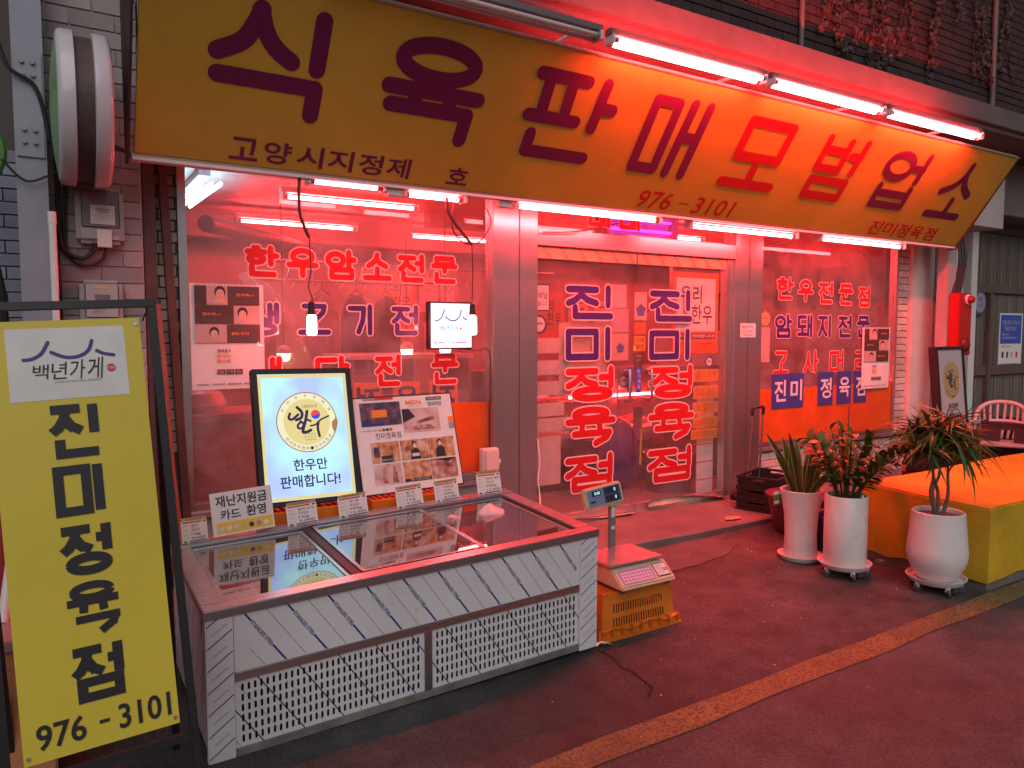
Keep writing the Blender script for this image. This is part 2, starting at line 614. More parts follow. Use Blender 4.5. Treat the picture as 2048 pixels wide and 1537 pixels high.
# worn yellow edge line
yl = mat('worn_yellow_line', (0.25, 0.165, 0.045), 0.7, nz=(4, 0.45), bump=(190, 0.8), wear=((0.070, 0.060, 0.052), 75, 0.47))
mb = MB()
N = 60
vs = []
for i in range(N + 1):
    x = -6 + 26 * i / N
    for y, s in ((2.122, 3), (2.258, 7)):
        yy = y + 0.006 * math.sin(i * s * 1.3) + 0.005 * math.sin(i * 2.1 + s)
        vs.append((x, yy, gz(x, yy) + 0.008))
mb.add(vs, [(2 * i, 2 * i + 2, 2 * i + 3, 2 * i + 1) for i in range(N)])
mb.build('road_marking', yl, kind='structure')
# concrete apron in front of the door
concrete = mat('apron_concrete', (0.14, 0.125, 0.115), 0.75, nz=(3, 0.35), bump=(60, 0.4), wear=((0.08, 0.07, 0.065), 5, 0.60))
AZ = 0.105
mb = MB()
edge = []
for i in range(41):
    x = -3 + 11.6 * i / 40
    edge.append((x, 3.985 + 0.012 * math.sin(i * 1.7) + 0.008 * math.sin(i * 4.1)))
vs = []
for (x, y) in edge:
    vs += [(x, y, gz(x, y) - 0.02), (x, y, AZ - 0.012), (x, y + 0.014, AZ), (x, 4.84, AZ)]
mb.add(vs, [(4 * i + k, 4 * i + 4 + k, 4 * i + 5 + k, 4 * i + 1 + k) for i in range(40) for k in range(3)])
mb.build('pavement', concrete, kind='structure')
# rough patch of thin mortar spread over the asphalt, and a crack
patch = mat('mortar_patch', (0.085, 0.075, 0.07), 0.8, nz=(6, 0.3), bump=(70, 0.6))
pts = [(3.15, 3.62), (3.5, 3.55), (3.95, 3.60), (4.2, 3.70), (4.32, 3.80), (4.22, 3.86), (4.36, 3.93), (4.15, 3.97), (3.6, 3.97), (3.1, 3.97), (2.9, 3.8)]
pts = [(v.x + random.uniform(-.015, .015), v.y + random.uniform(-.012, .012)) for v in catmull([Vector((*p, 0)) for p in pts + pts[:1]], 5)[:-1]]
MB().add([(x, y, gz(x, y) + 0.005) for x, y in pts], [tuple(range(len(pts)))]).build('mortar_patch', patch, kind='structure')
crack = mat('crack_dark', (0.012, 0.010, 0.010), 0.9)
cp = [(2.307, 2.904), (2.315, 2.787), (2.285, 2.70), (2.30, 2.632), (2.291, 2.548), (2.273, 2.461), (2.20, 2.412)]
mb = MB()
for i in range(len(cp) - 1):
    a, b = Vector(cp[i]), Vector(cp[i + 1])
    for j in range(4):
        p, q = a.lerp(b, j / 4), a.lerp(b, (j + 1) / 4)
        w = 0.0035 + random.random() * 0.004
        jx = random.uniform(-.008, .008)
        n = Vector((-(q - p).y, (q - p).x)).normalized() * w
        P = [p + n, p - n, q - n + Vector((jx, 0)), q + n + Vector((jx, 0))]
        mb.add([(v.x, v.y, gz(v.x, v.y) + 0.004 + 1e-4 * j) for v in P], [(0, 1, 2, 3)])
mb.build('pavement_crack', crack, kind='structure')
# litter flecks
mb = MB()
flk = mat('paper_fleck', (0.62, 0.57, 0.50), 0.7)
for i in range(90):
    x, y = random.uniform(1.2, 6.5), random.uniform(1.2, 3.95)
    if random.random() < .6:
        x, y = random.gauss(3.6, .8), random.gauss(3.2, .45)
    if y > 3.95 or (x < 2.3 and y > 2.85):
        continue
    r = random.uniform(.0018, .0055)
    t = random.random() * 6
    mb.add([(x + r * math.cos(t + k * 1.57) * (1.5 if k % 2 else .7), y + r * math.sin(t + k * 1.57), gz(x, y) + 0.009 + 0.003 * (k % 2)) for k in range(4)], [(0, 1, 2, 3)])
mb.build('litter', flk, kind='stuff')
for i, (x, y, r, z) in enumerate([(4.62, 4.10, .06, AZ)]):
    z = (gz(x, y) if z is None else z) + .008
    ps = [(x + r * (1.3 + .3 * random.random()) * math.cos(t), y + r * (.6 + .3 * random.random()) * math.sin(t), z + random.uniform(0, .01)) for t in [k * .785 for k in range(8)]]
    o = MB().add(ps + [(p[0], p[1], p[2] - .003) for p in ps], [tuple(range(8)), tuple(range(15, 7, -1))] + [(k, k + 8, (k + 1) % 8 + 8, (k + 1) % 8) for k in range(8)]).build('paper_scrap', mat('orange_scrap', (.45, .26, .18), .7))
    tag(o, 'torn paper scrap on the concrete apron before the black crates', 'paper scrap')

# ================================================================== THE SHOP BUILDING
shop = thing('shop_building', 'butcher shop front with steel framed windows, glass doors and tiled piers', 'building', (4, 4.72, AZ))
plaster = mat('plaster_wall', (0.62, 0.56, 0.52), 0.7, nz=(4, 0.12), bump=(30, 0.15), wear=((0.42, 0.36, 0.33), 7, 0.68))
plaster_b = mat('painted_wall', (0.46, 0.41, 0.39), 0.65, nz=(3, 0.14), bump=(24, 0.2), wear=((0.28, 0.24, 0.22), 6, 0.68))
mortar = mat('mortar', (0.10, 0.085, 0.08), 0.85)
roomwall = mat('room_wall', (0.42, 0.34, 0.32), 0.6, nz=(2, 0.1))
ceilm = mat('room_ceiling', (0.50, 0.44, 0.42), 0.6, nz=(2, 0.1))
terrazzo = mat('terrazzo_floor', (0.36, 0.30, 0.27), 0.28, nz=(70, 0.4), wear=((0.16, 0.12, 0.10), 90, 0.62))
dark_brown = mat('rusty_steel', (0.10, 0.045, 0.035), 0.6, nz=(8, 0.4), bump=(40, 0.3))
# room shell
B(0.30, 8.20, 4.80, 8.60, 0.0, AZ).build('floor', terrazzo, shop)
B(0.30, 8.20, 4.70, 8.60, 2.74, 2.86).build('ceiling', ceilm, shop)
B(0.20, 8.30, 8.60, 8.75, 0.0, 2.86).build('back_wall', roomwall, shop)
B(0.20, 0.30, 4.78, 8.60, 0.0, 2.86).build('side_wall', roomwall, shop)
B(8.20, 8.30, 4.78, 8.60, 0.0, 2.86).build('side_wall', roomwall, shop)
# beams under the ceiling
beam_m = mat('ceiling_beam', (0.20, 0.17, 0.16), 0.6, nz=(5, .2))
B(0.30, 8.20, 7.75, 7.95, 2.52, 2.74).build('ceiling_beam', beam_m, shop, bevel=.005)
B(3.10, 8.20, 6.45, 6.60, 2.60, 2.74).build('ceiling_beam', beam_m, shop, bevel=.005)
mb = MB()
mb.cyl((0.9, 5.2, 2.30), (2.4, 7.6, 2.42), .055, n=16)
mb.build('duct_pipe', dark_pl, shop, smooth=True)
# outer wall pieces (behind the banner and above)
B(0.48, 9.20, 4.35, 4.66, 2.76, 3.59).build('lintel_wall', plaster_b, shop)
# eave: concrete slab with stepped moulding
eave_m = mat('eave_concrete', (0.125, 0.10, 0.10), 0.75, nz=(4, 0.2), bump=(25, 0.2), wear=((0.22, 0.16, 0.14), 5, 0.64))
mb = MB()
prof = [(4.14, 3.875), (3.95, 3.845), (3.95, 3.665), (3.99, 3.65), (3.99, 3.615), (4.05, 3.60), (4.70, 3.60), (4.70, 3.875)]
mb.prism([(y, z) for y, z in prof], (.42, 0, 0), (0, 1, 0), (0, 0, 1), -12.6)
mb.build('eave', eave_m, shop, bevel=.004)
# brick faces: every brick that can be told apart is a piece
brick_cols = {}
def brickmats(key, col, rough=.5, var=.16):
    if key not in brick_cols:
        ms = []
        for i in range(3):
            k = 1 + var * (i - 1)
            ms.append(mat('%s_%d' % (key, i), tuple(min(1, c * k) for c in col), rough, nz=(9, 0.16), bump=(35, .2)))
        brick_cols[key] = ms
    return brick_cols[key]

_BM = {}
def bricks(parent, x0, x1, z0, z1, y, bw, bh, jt, dep, key, col, rough=.5, limit=9999, skip=None, name='brick', order=None):
    ms = brickmats(key, col, rough)
    rows = int((z1 - z0) / (bh + jt) + .5)
    spots = []
    for r in range(rows):
        z = z0 + r * (bh + jt)
        off = (bw + jt) / 2 if r % 2 else 0
        x = x0 - off
        while x < x1 - .01:
            a, b = max(x, x0), min(x + bw, x1)
            if b - a > .015 and not (skip and skip((a + b) / 2, z + bh / 2)):
                spots.append((a, b, z))
            x += bw + jt
    if order:
        spots.sort(key=order)
    rt = root_of(parent)
    off = ORG[rt]
    rest = MB()
    for i, (a, b, z) in enumerate(spots):
        w = round(b - a, 3)
        if i >= limit:
            rest.box(a, b, y - dep, y, z, z + bh)
            continue
        k = (key, w, random.randrange(3))
        if k not in _BM:
            mb = B(-w / 2, w / 2, -dep, 0, 0, bh)
            o = mb.build(name, ms[k[2]], None, bevel=.0025, seg=1)
            _BM[k] = o.data
            bpy.data.objects.remove(o)
        o = bpy.data.objects.new(name, _BM[k])
        COL.objects.link(o)
        o.parent = parent
        o.location = Vector(((a + b) / 2, y + random.uniform(-.0012, .0012), z)) - off
        o.rotation_euler = (random.uniform(-.006, .006), random.uniform(-.004, .004), random.uniform(-.008, .008))
    if rest.v:
        rest.build('brickwork', ms[1], parent, kind='stuff')

# upper storey behind the eave: tile brick, red in the tube light, with flare red also put into its colour
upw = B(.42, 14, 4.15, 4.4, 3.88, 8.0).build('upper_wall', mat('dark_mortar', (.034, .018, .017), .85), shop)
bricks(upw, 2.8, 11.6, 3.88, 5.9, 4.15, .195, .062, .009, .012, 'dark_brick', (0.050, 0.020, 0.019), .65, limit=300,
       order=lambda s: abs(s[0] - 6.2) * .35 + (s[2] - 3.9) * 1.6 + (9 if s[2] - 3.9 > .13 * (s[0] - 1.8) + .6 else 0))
pipe = MB()
pipe.cyl((5.33, 4.115, 3.86), (5.33, 4.115, 7), .022, n=12)
pipe.cyl((8.35, 4.11, 3.86), (8.35, 4.11, 7), .028, n=12)
pipe.build('drain_pipe', mat('drain_paint', (.16, .10, .10), .5), shop, smooth=True)

# left pier of painted brick
lw = B(-0.06, 0.47, 4.60, 4.80, 0.0, 5.0).build('pier_wall', plaster_b, shop)
bricks(lw, -0.05, 0.465, 1.25, 4.1, 4.60, .205, .082, .006, .010, 'painted_brick', (0.33, 0.285, 0.285), .6, name='brick')
lw2 = B(0.47, 0.66, 4.74, 4.84, 0.0, 3.42).build('pier_wall', mortar, shop)
bricks(lw2, 0.47, 0.66, 0.9, 2.72, 4.74, .18, .056, .008, .010, 'pink_tile', (0.58, 0.44, 0.38), .35, name='tile')
MB().box(.475, .535, 4.60, 4.72, .1, 2.72).build('corner_post', dark_brown, shop, bevel=.004)
MB().prism([(0, 0), (.045, 0), (-.055, 2.62), (-.10, 2.62)], (.655, 4.66, .1), (1, 0, 0), (0, 0, 1), .05).build('brace', dark_brown, shop, bevel=.003)

# right piers
rw = B(7.78, 7.985, 4.71, 4.84, 0.0, 3.42).build('pier_wall', mortar, shop)
bricks(rw, 7.785, 7.98, AZ, 2.72, 4.71, .186, .064, .008, .012, 'white_tile', (0.56, 0.48, 0.43), .3, name='tile')
B(7.985, 8.405, 4.66, 4.85, 0.0, 3.42).build('plaster_pier', plaster, shop, bevel=.006)
B(8.405, 8.50, 4.72, 4.80, 0.0, 3.42).build('gap_shadow_strip', dark_brown, shop)  # dark strip set in the groove to stand for its shade
mb = B(8.50, 8.62, 4.60, 4.85, 0.0, 3.42)
mb.build('plaster_pier', plaster, shop, bevel=.005)
for i, (z0, z1) in enumerate(((.1, .72), (.728, 1.36), (1.368, 2.12), (2.128, 2.80))):
    B(8.635, 8.90, 4.60, 4.85, z0, z1).build('wall_panel', plaster, shop, bevel=.004)
B(8.16, 8.32, 4.38, 4.50, 0.0, 3.42).build('column', mat('grey_column', (0.40, 0.36, 0.36), .6, nz=(4, .15)), shop, bevel=.008)
mb = MB()
mb.cyl((8.60, 4.575, .1), (8.60, 4.575, 2.75), .009, n=8)
mb.build('conduit', plaster, shop, smooth=True)

# plinth walls under the two windows
pl = B(0.66, 2.77, 4.70, 4.82, 0.0, 0.50).build('plinth_wall', mat('grey_plinth', (0.30, 0.28, 0.28), .6, nz=(6, .2)), shop)
pr = B(5.58, 7.78, 4.71, 4.82, 0.0, 0.47).build('plinth_wall', mortar, shop)
bricks(pr, 5.59, 7.775, AZ + .005, .46, 4.71, .186, .064, .008, .012, 'white_tile', (0.56, 0.48, 0.43), .3, name='tile')

# steel posts
for x0, xm, x1 in ((2.775, 2.95, 3.11), (5.22, 5.40, 5.575)):
    mb = B(x0, xm - .004, 4.655, 4.80, AZ, 2.74)
    mb.box(xm + .004, x1, 4.655, 4.80, AZ, 2.74)
    mb.box(xm - .004, xm + .004, 4.668, 4.80, AZ, 2.74)
    mb.build('post', steel, shop, bevel=.003)

glass = glassmat('window_glass', 0.125)  # dirt on window and door glass thickened to carry the bloom haze too
glass_d = glassmat('door_glass', 0.07)
frame_dk = mat('window_film_edge', (0.3, 0.25, 0.25), .5)

def window(x0, x1, z0, z1, y, fw, label):
    f = MB()
    f.box(x0, x0 + fw, y - .03, y + .05, z0, z1)
    f.box(x1 - fw, x1, y - .03, y + .05, z0, z1)
    f.box(x0 + fw, x1 - fw, y - .03, y + .05, z0, z0 + fw)
    f.box(x0 + fw, x1 - fw, y - .03, y + .05, z1 - fw, z1)
    w = f.build('window', steel, shop, bevel=.002)
    w['label'] = label
    B(x0 + fw, x1 - fw, y - .004, y + .004, z0 + fw, z1 - fw).build('pane', glass, w)
    B(x0, x1, y - .05, y + .03, z0 - .035, z0 - .002).build('sill', steel_h, w, bevel=.002)
    return w
winL = window(.662, 2.773, .54, 2.72, 4.72, .045, 'wide shop window with red and navy vinyl lettering')
winR = window(5.578, 7.778, .52, 2.72, 4.72, .04, 'right hand shop window above the tiled plinth')
B(2.72, 2.772, 4.640, 4.690, .5, 2.74).build('jamb', steel, shop, bevel=.003)

pinkw = mat('vinyl_edge', (0.70, 0.56, 0.52), .45)
v_red = mat('vinyl_red', (0.48, 0.014, 0.018), .4)
v_navy = mat('vinyl_navy', (0.045, 0.025, 0.16), .4)
def letters(parent, items, y, w, ew, name='letter'):
    for ch, x0, z0, x1, z1, m in items:
        b = Board((0, y, 0), (1, 0, 0), (0, 0, 1), .001)
        b.hangul(ch, x0, z0, x1, z1, w, m, 2, pinkw, ew)
        b.build(name, parent)
gy = 4.716
xs = [1.03 + i * .2475 for i in range(6)]
letters(winL, [(c, x, 1.935, x + .205, 2.13, v_red) for c, x in zip('한우암소전문', xs)], gy, .036, .008)
letters(winL, [(c, a, 1.578, b, 1.785, v_navy) for c, a, b in (('생', 1.02, 1.232), ('고', 1.342, 1.556), ('기', 1.666, 1.858), ('전', 1.971, 2.177), ('문', 2.275, 2.48))], gy, .034, .008)
letters(winL, [(c, a, 1.237, b, 1.452, v_red) for c, a, b in (('생', 1.03, 1.24), ('닭', 1.447, 1.674), ('전', 1.85, 2.044), ('문', 2.262, 2.477))], gy, .034, .008)
letters(winR, [(c, a, z - .215, b, z, v_red) for c, a, b, z in (('한', 5.847, 6.086, 2.122), ('우', 6.151, 6.386, 2.110), ('전', 6.469, 6.70, 2.099), ('문', 6.786, 7.019, 2.09), ('점', 7.109, 7.318, 2.076))], gy, .034, .008)
letters(winR, [(c, a, 1.545, b, 1.775, v_navy) for c, a, b in (('암', 5.83, 6.075), ('돼', 6.16, 6.39), ('지', 6.47, 6.70), ('전', 6.79, 7.02), ('문', 7.10, 7.32))], gy, .036, .007)
letters(winR, [(c, a, 1.20, b, 1.425, v_red) for c, a, b in (('고', 5.823, 6.04), ('사', 6.262, 6.494), ('머', 6.666, 6.904), ('리', 7.086, 7.32))], gy, .032, .007)
# orange sheets low in the windows
o_sheet = mat('orange_sheet', (0.62, 0.10, 0.012), .42, nz=(3, .22))
B(5.62, 7.735, 4.7085, 4.7135, .565, 1.065).build('backing_sheet', o_sheet, winR)
B(2.40, 2.715, 4.7085, 4.7135, .60, 1.10).build('backing_sheet', o_sheet, winL)

# header, transom and doors
B(3.11, 5.22, 4.655, 4.79, 2.245, 2.365).build('header', steel_h, shop, bevel=.003)
tw = MB().box(3.11, 3.13, 4.69, 4.77, 2.365, 2.74).box(5.20, 5.22, 4.69, 4.77, 2.365, 2.74).box(3.13, 5.20, 4.69, 4.77, 2.70, 2.74).build('transom', steel, shop)
B(3.13, 5.20, 4.716, 4.724, 2.365, 2.70).build('pane', glass, tw)
b = Board((0, 4.715, 0), (1, 0, 0), (0, 0, 1), .001)
b.hangul('매', 3.62, 2.42, 3.84, 2.64, .036, v_red, 2, pinkw, .006)
b.hangul('매', 3.93, 2.42, 4.15, 2.64, .036, v_red, 2, pinkw, .006)
b.build('letter', tw)
film = mat('printed_film', (0.62, 0.42, 0.25), .45, nz=(8, .1))
film_ink = mat('film_ink', (0.10, 0.05, 0.06), .5)
def door(x0, x1, cols, label):
    d = B(x0 + .002, x1 - .002, 4.706, 4.716, .180, 2.150).build('door', glass_d, shop)
    d['label'] = label
    B(x0, x1, 4.690, 4.735, 2.1505, 2.238).build('top_rail', steel_h, d, bevel=.002)
    B(x0, x1, 4.690, 4.735, .118, .1795).build('bottom_rail', steel_h, d, bevel=.002)
    f = B(x0 + .005, x1 - .005, 4.6865, 4.689, 2.153, 2.235)
    f.build('protective_film', film, d)
    b = Board((0, 4.6865, 0), (1, 0, 0), (0, 0, 1), .0008)
    n = 6
    for i in range(n):
        u = x0 + .03 + (x1 - x0 - .16) * i / (n - 1)
        b.text('SYS.TEC', u, 2.186, u + .11, 2.206, film_ink, 1, rot=-.95)
        b.text('사시문의', u + .035, 2.176, u + .125, 2.190, film_ink, 1, rot=-.95)
    b.build('film_print', d)['kind'] = 'stuff'
    letters(d, cols, 4.704, .054, .011)
    return d
c1, c2 = (3.40, 3.905), (4.255, 4.785)
zz = [(1.70, 1.975), (1.372, 1.645), (1.052, 1.335), (.69, 1.018), (.335, .635)]
dL = door(3.125, 4.099, [(ch, c1[0], z0, c1[1], z1, v_navy if i < 2 else v_red) for i, (ch, (z0, z1)) in enumerate(zip('진미정육점', zz))], 'left glass door leaf with tall shop lettering')
dR = door(4.105, 5.14, [(ch, c2[0], z0 - .012, c2[1], z1 - .012, v_navy if i < 2 else v_red) for i, (ch, (z0, z1)) in enumerate(zip('진미정육점', zz))], 'right glass door leaf with tall shop lettering')
B(5.142, 5.22, 4.68, 4.76, AZ, 2.245).build('jamb', steel, shop, bevel=.003)
B(3.11, 5.22, 4.66, 4.76, AZ, .116).build('threshold', steel_h, shop)
for d, x in ((dL, 4.0), (dR, 4.235)):
    h = MB()
    s = -1 if d is dL else 1
    h.tube([(x, 4.706, 1.29), (x, 4.645, 1.29), (x, 4.64, 1.27), (x, 4.64, 1.07), (x, 4.645, 1.05), (x, 4.706, 1.05)], .012, 10)
    h.build('handle', steel, d, smooth=True)

# ================================================================== THE BIG YELLOW BANNER SIGN OVER THE SHOP
ban = thing('shop_sign', 'long yellow slanted fascia sign with large red hangul over the shop', 'sign', (4.2, 4.27, 2.5))
BU, BV = Vector((1, 0, 0)), Vector((0, -0.56, 0.78)).normalized()
BO = Vector((0, 4.27, 2.5))
ban_y = mat('sign_yellow', (0.60, 0.385, 0.050), .38, nz=(.9, .22), bump=(1.6, .35), wear=((0.40, 0.255, 0.05), 2.2, .66))
mb = MB().prism([(.41, 0), (8.08, 0), (8.08, .96), (.41, .96)], BO, BU, BV, .03)
mb.build('panel', ban_y, ban, bevel=.003)
rim = mat('sign_rim', (0.55, 0.50, 0.42), .4, 0.6)
mb = MB()
mb.prism([(.395, -.012), (8.095, -.012), (8.095, -.001), (.395, -.001)], BO + BU.cross(BV) * .004, BU, BV, .05)
mb.prism([(.395, .961), (8.095, .961), (8.095, .972), (.395, .972)], BO + BU.cross(BV) * .004, BU, BV, .05)
mb.build('rim', rim, ban)
sidem = mat('sign_side', (0.06, 0.03, 0.035), .6, nz=(6, .3))
for x in (.375, 8.082):
    MB().prism([(4.27, 2.46), (4.36, 2.46), (4.36, 3.25), (3.71, 3.28)], (x, 0, 0), (0, 1, 0), (0, 0, 1), -.012).build('side_cheek', sidem, ban)
B(.40, 8.08, 4.275, 4.34, 2.47, 2.50).build('bottom_channel', white_pl, ban)
crimson = mat('sign_crimson', (0.14, 0.010, 0.070), .42)
crimson_r = mat('sign_scarlet', (0.50, 0.010, 0.018), .42)
GL = {
'식': ([[(0.755, 0.577), (0.867, 0.644), (0.921, 0.739), (0.942, 0.803)], [(0.938, 0.798), (0.974, 0.702), (1.033, 0.631), (1.113, 0.583)], [(1.246, 0.811), (1.246, 0.568)], [(0.764, 0.467), (1.251, 0.467), (1.25, 0.326)]], .088),
'육': ([arc_pts(1.917, .728, .222, .088, 30), [(1.649, 0.563), (2.207, 0.564)], [(1.815, 0.56), (1.817, 0.47)], [(2.03, 0.56), (2.035, 0.47)], [(1.678, 0.464), (2.16, 0.464), (2.155, 0.315)]], .088),
'판': ([[(2.576, 0.796), (2.922, 0.796)], [(2.568, 0.541), (2.923, 0.541)], [(2.645, 0.79), (2.655, 0.543)], [(2.815, 0.79), (2.825, 0.546)], [(3.07, 0.806), (3.06, 0.523)], [(3.09, 0.655), (3.173, 0.655)], [(2.626, 0.426), (2.625, 0.317), (3.081, 0.317)]], .082),
'매': ([[(3.504, 0.785), (3.70, 0.785), (3.705, 0.319), (3.507, 0.319), (3.504, 0.785)], [(3.835, 0.80), (3.825, 0.307)], [(3.98, 0.802), (3.98, 0.306)], [(3.84, 0.572), (3.97, 0.572)]], .078),
'모': ([[(4.43, 0.783), (4.885, 0.783), (4.89, 0.519), (4.435, 0.519), (4.43, 0.783)], [(4.675, 0.443), (4.68, 0.307)], [(4.398, 0.307), (4.948, 0.307)]], .08),
'범': ([[(5.34, 0.778), (5.35, 0.537), (5.625, 0.537), (5.615, 0.773)], [(5.345, 0.69), (5.615, 0.69)], [(5.82, 0.789), (5.81, 0.529)], [(5.703, 0.668), (5.819, 0.668)], [(5.365, 0.441), (5.812, 0.441), (5.815, 0.305), (5.367, 0.305), (5.365, 0.441)]], .074),
'업': ([arc_pts(6.395, .671, .178, .105, 26), [(6.741, 0.795), (6.74, 0.557)], [(6.627, 0.675), (6.75, 0.675)], [(6.283, 0.48), (6.288, 0.312), (6.755, 0.312), (6.74, 0.481)], [(6.29, 0.419), (6.745, 0.419)]], .072),
'소': ([[(7.44, 0.801), (7.43, 0.69), (7.35, .59), (7.202, 0.522)], [(7.44, 0.707), (7.519, 0.60), (7.675, 0.519)], [(7.475, 0.452), (7.48, 0.305)], [(7.183, 0.297), (7.73, 0.297)]], .074),
}
def banboard():
    return Board(BO + BU.cross(BV) * .0, BU, BV, .0015)
for ch, (sts, w) in GL.items():
    b = banboard()
    for st in sts:
        b.stroke(st, w, crimson if ch not in '모범' else crimson_r, 1, 8, curve=4 if (len(st) == 4 and ch in '식소' and st[0] != st[-1]) or (ch == '소' and len(st) == 3) else 0)
    b.build('letter', ban)
b = banboard()
xs0 = [.858, 1.035, 1.215, 1.39, 1.57, 1.745]
def bantext(tx, u0, v0, u1, v1, m, bold, shear=0, nm='letter'):
    b = banboard()
    b.text(tx, u0, v0, u1, v1, m, 1, bold, shear=shear)
    b.build(nm, ban)
for ch, x in zip('고양시지정제', xs0):
    bantext(ch, x, .03, x + .148, .155, crimson, .018)
bantext('호', 2.142, .03, 2.29, .142, crimson, .018)
bantext('976', 3.69, .02, 4.02, .16, crimson_r, .012, .16, 'phone_digits')
b = banboard()
b.stroke([(4.10, .09), (4.19, .09)], .012, crimson_r, 1)
b.build('dash', ban)
bantext('3101', 4.25, .02, 4.68, .16, crimson_r, .012, .16, 'phone_digits')
for i, ch in enumerate('진미정육점'):
    bantext(ch, 6.49 + i * .225, .02, 6.49 + i * .225 + .195, .160, crimson_r, .018)
# brackets that carry the sign
for x in (.9, 3.0, 5.3, 7.6):
    mb = MB().tube([(x, 4.26, 2.53), (x, 4.40, 2.75)], .015, 8).tube([(x, 3.76, 3.26), (x, 4.40, 3.1)], .015, 8)
    mb.build('bracket', dark_brown, ban)

# ================================================================== TUBE LIGHTS
red_tube = glow('red_tube_glow', RED, 300)
red_tube_in = glow('red_tube_inside', RED, 210)
red_tube_lo = glow('red_tube_low', RED, 195)
housing_m = mat('fixture_housing', (0.16, 0.13, 0.13), .5)
tube_cap = mat('tube_cap', (0.40, 0.36, 0.33), .4, .4)
unlit = mat('unlit_tube', (0.62, 0.50, 0.50), .15, nz=(3, .08))
def tubelight(x0, x1, y, z, m, label, group, two=True, name='tube_light', up=1, body=True, hook=True):
    t = thing(name, label, 'tube light', ((x0 + x1) / 2, y, z), group)
    if body:
        B(x0 - .02, x1 + .02, y - .03, y + .03, z + .030, z + .070).build('housing', housing_m if two else white_pl, t, bevel=.004)
    offs = ((-.026, .004), (.026, -.004)) if two else ((0, 0),)
    for dy, dz in offs:
        mb = MB().cyl((x0 + .035, y + dy, z + dz), (x1 - .035, y + dy, z + dz), .0145, n=14)
        mb.build('tube', m, t, smooth=True)
        for a in (x0 + .01, x1 - .035):
            MB().cyl((a, y + dy, z + dz), (a + .025, y + dy, z + dz), .016, n=12).build('end_cap', tube_cap, t, smooth=True)
    for a in (x0 - .012, x1 - .004):
        B(a, a + .016, y - .045, y + .045, z - .022, z + .034).build('holder', white_pl, t, bevel=.003)
    return t
gU = 'red tube lights along the top of the sign'
for i, (a, b_, w) in enumerate(((2.93, 4.27, 'leftmost'), (4.36, 5.66, 'middle'), (5.75, 7.13, 'rightmost'))):
    tubelight(a, b_, 3.61, 3.335, red_tube, 'lit red double tube light above the yellow sign, %s of the three' % w, gU)
for x in (1.3, 2.85, 4.31, 5.70, 7.10):
    o = MB().tube([(x, 3.62, 3.40), (x, 3.9, 3.45), (x, 4.36, 3.46)], .013, 8).build('arm', white_pl, ban, smooth=True)
tubelight(1.20, 2.83, 3.61, 3.335, unlit, 'unlit pale double tube light above the yellow sign', gU)
gD = 'red tube lights under the sign'
for i, (a, b_, z, w) in enumerate(((1.31, 1.76, 2.475, 'short lit red tube under the sign above the first hanging bulb'), (1.90, 2.31, 2.455, 'short lit red tube under the sign above the second hanging bulb'),
        (2.70, 3.99, 2.455, 'long lit red tube under the sign over the steel post and door'), (4.32, 5.58, 2.44, 'long lit red tube under the sign over the right door leaf'), (5.92, 7.20, 2.445, 'long lit red tube under the sign over the right window'))):
    tubelight(a, b_, 4.33, z - .008, red_tube_lo, w, gD, two=False)
gI = 'red tube lights inside the shop'
for a, b_, y, w in ((1.52, 2.60, 5.66, 'nearest to the left window'), (1.49, 2.60, 7.08, 'at the back left'), (3.25, 4.25, 7.27, 'at the back behind the steel post'), (4.75, 6.1, 5.92, 'above the display counter'), (6.6, 7.7, 7.4, 'at the back right')):
    tubelight(a, b_, y, 2.60, red_tube_in, 'lit red ceiling tube inside the shop, ' + w, gI, two=False)
cool = glow('cool_tube_glow', (0.40, 0.80, 1.0), 22)
t = thing('white_tube_light', 'cool white tube light under the ceiling behind the left window', 'tube light', (.99, 5.9, 2.6))
for dx, y0 in ((-.055, 5.50), (0, 5.46), (.055, 5.42)):
    MB().cyl((.985 + dx, y0, 2.60), (.955 + dx, 6.5, 2.60), .013, n=12).build('tube', cool, t, smooth=True)
B(.93, 1.01, 5.6, 6.5, 2.68, 2.72).build('housing', mat('grey_housing', (.25, .24, .25), .5), t)

# ================================================================== NEIGHBOURING WALLS
nb = thing('neighbour_building', 'dim shopfront of dark vertical boards right of the butcher shop', 'building', (10.5, 5.0, 0))
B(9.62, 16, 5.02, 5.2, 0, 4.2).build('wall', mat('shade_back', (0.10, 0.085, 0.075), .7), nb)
slat_m = [mat('wall_board_%d' % i, c, .5, nz=(3, .25), stretch=(6, 6, .6)) for i, c in enumerate(((0.145, .12, .095), (0.12, .10, .08), (0.165, .14, .11)))]
x = 9.86
i = 0
while x < 12.6:
    for z0, z1 in ((.10, 1.05), (1.18, 2.10), (2.20, 2.86)):
        B(x, x + .074, 4.99, 5.02, z0, z1).build('board', slat_m[(i * 7 + int(z0 * 3)) % 3], nb, bevel=.004, seg=1)
    x += .084
    i += 1
for z0, z1 in ((1.05, 1.18), (2.10, 2.20), (2.86, 2.98)):
    B(9.80, 13, 4.95, 5.02, z0, z1).build('rail', mat('rail_brown', (0.13, 0.09, 0.075), .5, nz=(4, .2)), nb, bevel=.004)
B(10.20, 10.28, 4.93, 4.99, .1, 2.10).build('door_stile', mat('rail_brown', (0, 0, 0)), nb, bevel=.004)
B(9.66, 9.80, 4.90, 5.02, 0, 2.95).build('corner_trim', white, nb, bevel=.004)
B(8.9, 16, 4.55, 5.3, 2.98, 3.6).build('fascia', mat('fascia_tile', (0.20, .15, .15), .5, nz=(3, .2)), nb, bevel=.006)
B(9.25, 16, 4.2, 5.3, 3.605, 3.72).build('canopy_slab', eave_m, nb)
